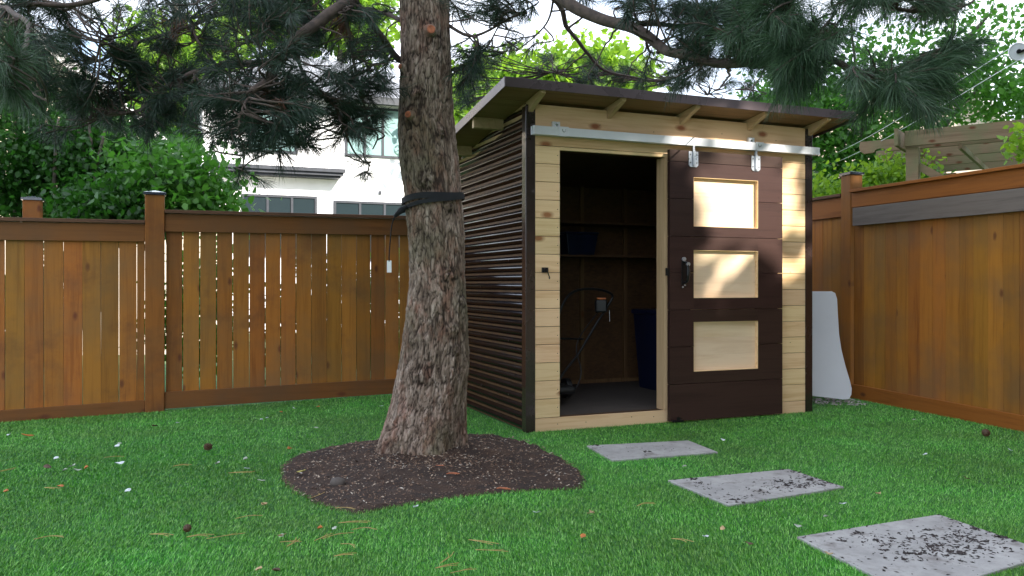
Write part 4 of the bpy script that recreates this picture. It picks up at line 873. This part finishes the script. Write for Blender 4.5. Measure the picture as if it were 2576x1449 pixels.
tree('low light green bush under the pergola beside the capped post', at(2230, 760, 10.8).xy.to_3d()-Vector((0, 0, .2)), stems_px([[(2230,760),(2230,560),(2220,470)]], 10.8, 0.02, 0.01),
     [B(2230,450,10.8,60,28,0.4,900), B(2290,430,10.9,40,25,0.4,500), B(2070,480,10.6,45,22,0.3,500), B(2180,460,10.8,40,25,0.3,400)], 0.08, M['leaf_bright'], per=14, cr=0.22, group=G2, cat='shrub', name='shrub')
tree('small leafy spray hanging at the right edge of the pergola', at(2560, 700, 8.6).xy.to_3d()-Vector((0, 0, .2)), stems_px([[(2600,700),(2600,450),(2580,380)]], 8.6, 0.015, 0.006),
     [B(2570,370,8.6,22,22,0.2,90), B(2590,340,8.6,30,30,0.2,90)], 0.10, M['leaf_bright'], per=10, cr=0.15, group=G2, cat='shrub', name='shrub')

# unseen trees added to shade the yard; crowns cut open for sun patches
for (bx, by, lab) in ((9.5, -3.5, 'unseen tree added beyond the right fence to shade the yard'), (5.8, -9.0, 'unseen tree added behind the camera to shade the yard'), (13.0, 3.5, 'unseen tree added to the right of the pergola to shade the yard')):
    c = Vector((bx, by, 0))
    tree(lab, c, [([c, c+Vector((0.1, 0, 2.5)), c+Vector((0, 0.1, 6))], 0.22, 0.1)], [(c+Vector((0, 0, 6.6)), (4.2, 3.8, 3.9), 6500), (c+Vector((0.3, 0, 10.5)), (3.8, 3.8, 3.4), 5000), (c+Vector((1.0, -0.5, 13.5)), (3.8, 3.8, 2.8), 4200), (c+Vector((-0.3, 0, 3.6)), (3.2, 3.2, 2.2), 3000)], 0.42, M['leaf_dark'], 'branchbark', per=22, cr=0.9, keep=keepf, group='unseen trees added to shade the yard')

# ------------------------------------------------------------------ white house
HO = at(560, 714, 24.0); HO.z = 0
house = empty('white_house', HO, TH, label='white stucco house with dark framed windows behind the back fence', cat='house')
HS = F/24.0
def hz_(y): return 1.1-(y-714)/HS
mb = MB(); mb.box(-0.55, 6.6, 0, 9, -0.4, hz_(232)); mb.build('wall', M['stucco'], house)
mb = MB(); z0 = hz_(232); mb.box(-0.85, 6.9, -0.4, 9.3, z0+0.002, z0+0.1)
mb.hexa([(-0.85, -0.4, z0+0.101), (6.9, -0.4, z0+0.101), (6.9, 9.3, z0+0.101), (-0.85, 9.3, z0+0.101)], [(2.4, 3.6, z0+2.2), (4.0, 3.6, z0+2.2), (4.0, 5, z0+2.2), (2.4, 5, z0+2.2)]); roof_ = mb.build('roof', M['shingle'], house)
mb = MB(); mb.box(-0.9, 6.95, -0.46, -0.405, z0-0.06, z0+0.16); mb.box(-0.9, -0.855, -0.4, 9.3, z0-0.06, z0+0.16); mb.build('gutter', M['trimdark'], house)
def window(parent, x0, x1, z0, z1, nb, glass, y=0.0, fr='trimdark', w=0.07):
    mb = MB(); mb.box(x0, x1, y-0.05, y+0.02, z0, z0+w); mb.box(x0, x1, y-0.05, y+0.02, z1-w, z1)
    for i in range(nb+1):
        xx = x0+(x1-x0-w)*i/nb; mb.box(xx, xx+w, y-0.052, y+0.02, z0+w, z1-w)
    f = mb.build('window', M[fr], parent); mb = MB(); mb.box(x0+w*0.5, x1-w*0.5, y-0.02, y-0.004, z0+w*0.5, z1-w*0.5); mb.build('pane', M[glass], f)
def hx_(x, y=0): # facade x for a pixel column
    r = (x-1288)/F; return (r*HO.y-HO.x)/(D_.x-r*D_.y)
def hzz(x, y): t = hx_(x); Y = HO.y+t*D_.y; return 1.1-(y-714)/F*Y
window(house, hx_(607), hx_(797), 1.9, hzz(607, 487), 3, 'glass'); window(house, hx_(839), hx_(1030), 1.8, hzz(840, 504), 3, 'glass')
window(house, hx_(625), hx_(748), hzz(700, 385), hzz(700, 262), 2, 'glass2'); window(house, hx_(868), hx_(1010), hzz(870, 392), hzz(870, 265), 3, 'glass2')
mb = MB(); a_ = hx_(540); b_ = hx_(855); zc = hzz(600, 436); mb.box(a_, b_, -0.55, -0.003, zc, zc+0.09); mb.box(a_+0.06, b_-0.06, -0.45, -0.004, zc-0.06, zc-0.002); mb.box(a_-0.05, b_+0.05, -0.62, -0.003, zc+0.092, zc+0.2); mb.build('ledge_roof', M['trimdark'], house)
mb = MB(); mb.box(hx_(955)-0.03, hx_(955)+0.05, -0.06, -0.003, hzz(955, 489), hzz(955, 483)+0.03); mb.build('wall_vent', M['trimdark'], house)
# beige house far left, gable edge
p = at(340, 714, 17); p.z = 0
bh = empty('beige_house', p, TH*0.5, label='beige gabled house mostly hidden by the trees at the left', cat='house')
zr = 1.1+(714-330)/F*17; mb = MB(); mb.prism([(-5, 0, -0.4), (0.75, 0, -0.4), (0.75, 0, zr-0.9), (0.2, 0, zr-0.1), (-2.4, 0, zr+2.2), (-5, 0, zr-0.4)], (0, 7, 0)); mb.build('wall', M['beige'], bh)
mb = MB(); mb.prism([(1.0, -0.3, zr-1.02), (0.95, -0.3, zr-1.2), (0.12, -0.3, zr-0.02), (-2.4, -0.3, zr+2.25), (-5.2, -0.3, zr-0.4), (-5.2, -0.3, zr-0.2), (-2.4, -0.3, zr+2.45), (0.2, -0.3, zr+0.12)], (0, 7.5, 0)); mb.build('roof', M['fasciaw'], bh)
# beige house on the right
p = at(2330, 714, 22); p.z = 0
rh = empty('tan_house', p, -0.25, label='pale tan house with grey shingle roof glimpsed behind the right trees', cat='house')
hs = F/22; zc = 1.1+(714-300)/hs
mb = MB(); mb.prism([(-4.6, 0, -0.4), (1.55, 0, -0.4), (1.55, 0, zc), (0.55, 0, zc+1.3), (-1.6, 0, zc+1.2), (-4.6, 0, zc-0.9)], (0, 8, 0)); mb.build('wall', M['beige'], rh)
mb = MB(); mb.prism([(0.4, -0.3, zc+1.35), (0.58, -0.3, zc+1.45), (1.95, -0.3, zc-0.2), (1.75, -0.3, zc-0.3)], (0, 8.6, 0)); mb.build('fascia', M['fasciaw'], rh)
mb = MB(); mb.prism([(1.9, -0.2, zc-0.25), (6, -0.2, zc-0.25), (6, -0.2, zc-0.1), (1.9, -0.2, zc-0.1)], (0, 0.1, 0)); mb.hexa([(1.8, 0, zc-0.12), (6.2, 0, zc-0.12), (6.2, 0.1, zc-0.12), (1.8, 0.1, zc-0.12)], [(1.8, 5, zc+0.75), (6.2, 5, zc+0.75), (6.2, 5.1, zc+0.75), (1.8, 5.1, zc+0.75)]); rf = mb.build('roof', M['shingle'], rh)
mb = MB(); mb.box(1.9, 6.0, 0.05, 7, -0.4, zc-0.26); mb.build('wing_wall', M['beige'], rh)
mb = MB(); mb.box(3.0, 3.25, 2.0, 2.3, zc+0.15, zc+0.55); mb.build('roof_vent', M['trimdark'], rf)
window(rh, -3.2, -2.2, zc-2.2, zc-1.0, 2, 'glass'); window(rh, -0.9, 0.1, zc-2.0, zc-0.7, 2, 'glass')
# pale garage wall low between shed and post
# ------------------------------------------------------------------ pergola
pd = Vector((0.81, -0.586, 0)); PT = math.atan2(pd.y, pd.x)
PO = at(2280, 714, 10.0); PO.z = 0
pg = empty('pergola', PO, PT, label='weathered timber pergola with carved beam ends beyond the right fence', cat='pergola')
pzt = 1.1+(714-330)/F*10
mb = MB(); mb.box(-0.015, 3.6, -0.02, 0.02, pzt-0.185, pzt); mb.build('front_beam', M['pergola'], pg, bevel=0.004)
def rafter(x0, y, zt, x1=3.6, h=0.15):
    mb = MB(); c = [(x1, zt), (x1, zt-h), (x0+0.34, zt-h)]
    for k in range(7):
        a = math.pi*(k/6); c.append((x0+0.25+0.07*math.cos(a), zt-h+0.045*math.sin(a)))
    c += [(x0+0.13, zt-h-0.005), (x0+0.06, zt-h-0.01), (x0+0.01, zt-h+0.03), (x0, zt-0.07), (x0+0.01, zt)]
    mb.prism([(a, y, b) for a, b in c], (0, 0.04, 0)); mb.build('rafter', M['pergola'], pg, bevel=0.003)
for k, yy in enumerate((0.35, 1.25, 2.1, 2.9)): rafter(-0.62, yy, pzt-0.02)
mb = MB(); mb.box(-0.10, -0.06, -0.18, 3.4, pzt-0.19, pzt+0.015); mb.build('cross_beam', M['pergola'], pg, bevel=0.003)
mb = MB(); mb.box(-0.01, 0.13, 0.022, 0.16, 0, pzt-0.188); mb.build('post', M['pergola'], pg, bevel=0.005)
mb = MB(); mb.box(-0.01, 0.13, 2.95, 3.09, 0, pzt-0.188); mb.build('post', M['pergola'], pg, bevel=0.005)
mb = MB(); mb.bar((0.12, 0.09, pzt-0.42), (0.75, 0.09, pzt-0.85), 0.04, 0.09); mb.build('brace', M['pergola'], pg, bevel=0.003)
for k in range(4):
    mb = MB(); x_ = 0.55+k*0.75; mb.box(x_, x_+0.04, 0.03, 3.3, pzt-0.26, pzt-0.195); mb.build('slat', M['pergola'], pg, bevel=0.003)
# clothesline with pulley wheel
pc = at(2562, 130, 7.6); cl = empty('clothesline', (pc.x, pc.y, 0), label='clothesline cables running down from a grey pulley wheel at the right edge', cat='clothesline')
pr = pc-cl.location; wd_ = Vector((0.3, 1, 0)).normalized()
mb = MB(); n_ = 28
V_ = [];
ring = [pr+Vector((0, 0, 1))*math.cos(2*math.pi*k/n_)*0.078+Vector((1, -0.2, 0)).normalized()*math.sin(2*math.pi*k/n_)*0.078 for k in range(n_)]
mb.tube(ring+[ring[0]], 0.008, 8, cap=False); mb.disc(pr, Vector((0.2, 1, 0)), 0.074, 0.006, 24); mb.build('pulley_wheel', M['galv'], cl)
mb = MB(); mb.bar(pr+Vector((0.0, -0.02, -0.01)), pr+Vector((0.6, 0.0, 0.25)), 0.03, 0.02); mb.disc(pr, Vector((0.2, 1, 0)), 0.02, 0.04, 12); mb.build('pulley_arm', M['blackmetal'], cl)
far1 = at(1985, 440, 14)-cl.location; far2 = at(1990, 455, 14)-cl.location
mb = MB(); 
for s_, f_ in ((Vector((0, 0, 0.08)), far1), (Vector((0, 0, -0.08)), far2)):
    a_ = pr+s_; mid = (a_+f_)/2+Vector((0, 0, -0.1)); mb.tube(smooth_pts([a_, mid, f_], 8), 0.004, 5)
mb.build('cable', M['galv'], cl)

# ------------------------------------------------------------------ fallen leaves, cones, needles on the lawn
def Z3(x, y): return ((x/2.058)/1.59, (1600+y/2.058)/1.59)
def Z2(x, y): return ((2200+x/1.3587)/1.59, (1650+y/1.3587)/1.59)
cols = {'orange': (0.48, 0.15, 0.03), 'beige': (0.48, 0.33, 0.17), 'white': (0.62, 0.68, 0.7), 'pale': (0.38, 0.42, 0.34), 'brown': (0.09, 0.045, 0.02), 'yellow': (0.42, 0.36, 0.08)}
LM = {k: plain('leaf '+k, v, 0.6, 0, 0.15, 30, 0.1) for k, v in cols.items()}
def leaf_bm(s, curl):
    n_ = 9; vs = []; fs = []
    for i in range(n_):
        t = i/(n_-1); w = s*0.32*math.sin(math.pi*min(1, t*1.05+0.02))**0.8+0.0004; zc = curl*s*(t-0.5)**2*2.2
        vs += [((t-0.5)*s, -w, zc+0.25*w+0.002*math.sin(9*t)), ((t-0.5)*s, 0, zc), ((t-0.5)*s, w*0.9, zc+0.35*w+0.002*math.cos(8*t))]
    for i in range(n_-1):
        for j in range(2): fs.append((i*3+j, i*3+j+1, i*3+4+j, i*3+3+j))
    return vs, fs
SPOT = {'orange': 'orange brown dry leaf lying on the green lawn', 'beige': 'curled beige dry leaf lying on the green lawn', 'white': 'small whitish leaf scrap lying on the green lawn', 'pale': 'small pale grey green leaf lying on the green lawn', 'yellow': 'yellowish leaf lying on the dark soil bed', 'brown': 'dark brown shrivelled leaf lying on the green lawn'}
def leaf(px, kind, s=0.04, label=None, z=0.028, cat='leaf'):
    p = gp(px[0], px[1], z); mb = MB(); mb.add(*leaf_bm(s, random.uniform(0.05, 0.5))); o = mb.build('fallen_leaf', LM[kind], None, smooth=True)
    sol = o.modifiers.new('thick', 'SOLIDIFY'); sol.thickness = 0.0006
    o.location = p; o.rotation_euler = (random.uniform(-0.4, 0.4), random.uniform(-0.3, 0.3), random.uniform(0, 6.28))
    return tag(o, label or SPOT[kind], cat, group='fallen leaves on the lawn: '+kind)
leaf(Z3(225,297), 'orange', 0.085, 'largest orange dry leaf near the foot of the left fence'); leaf(Z3(960,385), 'white', 0.05); leaf(Z3(985,525), 'white', 0.055)
for q_ in ((600,545),(535,580),(640,580),(1790,525),(2020,490),(2150,665),(985,360)): leaf(Z3(*q_), 'pale', 0.045)
for q_ in ((712,560),(495,712),(2310,100),(2385,400),(50,755)): leaf(Z3(*q_), 'orange', 0.04)
for q_ in ((1050,748),(2030,565),(460,480),(2200,150),(2150,165),(2420,70),(1465,190),(75,287)): leaf(Z3(*q_), 'white', 0.04)
for q_ in ((2170,860),(2320,1118),(2130,1395)): leaf(Z3(*q_), 'beige', 0.042)
leaf(Z3(390,560), 'brown', 0.07); leaf(Z3(2270,1410), 'brown', 0.05); leaf(Z3(1270,215), 'brown', 0.05)
for q_, c_ in (((515,945),'orange'),((625,945),'pale'),((235,1000),'pale'),((100,768),'beige'),((2510,832),'beige'),((2450,1005),'orange'),((2110,830),'white'),((1220,790),'white'),((970,45),'white'),((485,205),'pale'),((290,360),'orange'),((500,50),'orange')): leaf(Z4(*q_), c_, 0.038)
for q_, c_ in (((225,545),'beige'),((940,635),'beige'),((845,677),'white'),((1595,497),'white'),((1785,443),'beige'),((1500,568),'pale'),((1350,620),'pale'),((1515,770),'beige'),((2500,205),'white'),((1980,40),'pale'),((2265,360),'brown'),((1085,715),'brown'),((940,150),'white'),((730,293),'pale'),((2040,228),'white')): leaf(Z2(*q_), c_, 0.036)
leaf(Z4(375,530), 'yellow', 0.07, z=0.03, label='yellow green leaf on the left part of the soil bed')
for q_, lab in (((1860,655), 'long orange wood chip at the front edge of the soil bed'), ((1490,545), 'orange bark flake on the soil right of the trunk'), ((1390,490), 'small orange bark flake on the soil below the trunk foot')):
    p = gp(*Z4(*q_), 0.03); mb = MB(); mb.tube([(-0.035, 0, 0.0), (-0.015, 0.008, 0.004), (0.02, 0.002, 0.004), (0.04, 0.01, 0)], [0.002, 0.005, 0.006, 0.002], 6); o = mb.build('bark_flake', M['cutwood']); o.location = p; o.rotation_euler = (0, 0, random.uniform(-0.4, 0.6)); tag(o, lab, 'bark flake')
p = gp(*Z4(645, 600), 0.03); mb = MB(); mb.tube([(-0.04, 0, 0), (-0.03, 0, 0.004), (0, 0, 0.006), (0.03, 0.003, 0.004), (0.04, 0, 0)], [0.008, 0.024, 0.03, 0.024, 0.008], 10); o = mb.build('stone', M['dusty'], smooth=True); o.location = p-Vector((0, 0, 0.012)); tag(o, 'flat pinkish grey stone half sunk in the soil bed', 'stone')
def cone(px, s, label):
    p = gp(px[0], px[1], 0.03); mb = MB(); n_ = 70
    mb.tube([(-s*0.5, 0, 0), (-s*0.3, 0, 0), (0, 0, 0), (s*0.3, 0, 0), (s*0.5, 0, 0)], [s*0.08, s*0.2, s*0.25, s*0.17, s*0.04], 10)
    for i in range(n_):
        t = i/n_; a = i*2.4; r = s*(0.12+0.26*math.sin(math.pi*(0.15+0.8*t))); x = (t-0.5)*s*0.95
        c = Vector((x, r*math.cos(a), r*math.sin(a))); u_ = Vector((0.5, math.cos(a), math.sin(a))).normalized()*s*0.13; w = Vector((0, -math.sin(a), math.cos(a)))*s*0.07
        b = c-u_; mb.hexa([b-w, b+w, b+w+Vector((0.002, 0, 0)), b-w+Vector((0.002, 0, 0))], [c+u_-w, c+u_+w, c+u_+w+Vector((0.003, 0, 0)), c+u_-w+Vector((0.003, 0, 0))])
    o = mb.build('pine_cone', LM['brown']); o.location = p; o.rotation_euler = (0, 0, random.uniform(0, 3)); tag(o, label, 'pine cone', group='pine cones on the lawn')
cone(Z3(1710, 385), 0.05, 'brown pine cone on the lawn between the left fence and the soil bed'); cone(Z3(1540, 1055), 0.034, 'dark pine cone low on the lawn left of the soil bed'); cone(Z2(2370, 110), 0.055, 'brown pine cone on the lawn beside the right fence')
def needle(px, ln, ang):
    p = gp(px[0], px[1], 0.03); mb = MB(); bend = random.uniform(-0.12, 0.12)*ln; ln *= random.uniform(0.6, 1.1); sg = random.choice((-1, 1))
    mb.tube(smooth_pts([(-ln/2, 0, 0), (0, bend, 0.006), (ln/2, 0, 0.002)], 4), 0.0014, 5); mb.tube(smooth_pts([(-ln/2, 0, 0), (0, bend+0.008*sg, 0.004), (ln*random.uniform(0.2, 0.42), 0.02*sg, 0.002)], 4), 0.0012, 5)
    o = mb.build('fallen_needle', M['dryneedle']); o.location = p; o.rotation_euler = (0, 0, ang+random.gauss(0, 0.5)); tag(o, 'dry yellow pine needle pair lying on the green lawn', 'pine needle', group='dry pine needles on the lawn')
for q_, a_ in (((1650,1120),0.9),((1860,1120),0.3),((1330,1110),0.1),((1500,540),0.35),((430,725),0.3),((940,470),0.5),((1990,595),0.2),((2050,965),0.4),((30,580),0.5),((2400,1170),0.4),((400,1140),0.1)): needle(Z3(*q_), 0.15, a_)
for q_, a_ in (((540,1010),1.0),((650,1000),0.6),((720,1075),0.05),((700,1140),0.3),((840,955),0.4),((1780,1110),0.7),((1570,1260),0.4),((1720,1045),0.5),((770,900),0.1),((300,1045),0.4),((1450,1160),0.05),((1450,1220),0.9),((500,700),0.8),((700,800),0.0)): needle(Z4(*q_), 0.14, a_)
needle(Z2(720,695), 0.14, -0.2); needle(Z2(520, 500), 0.1, 0.3)
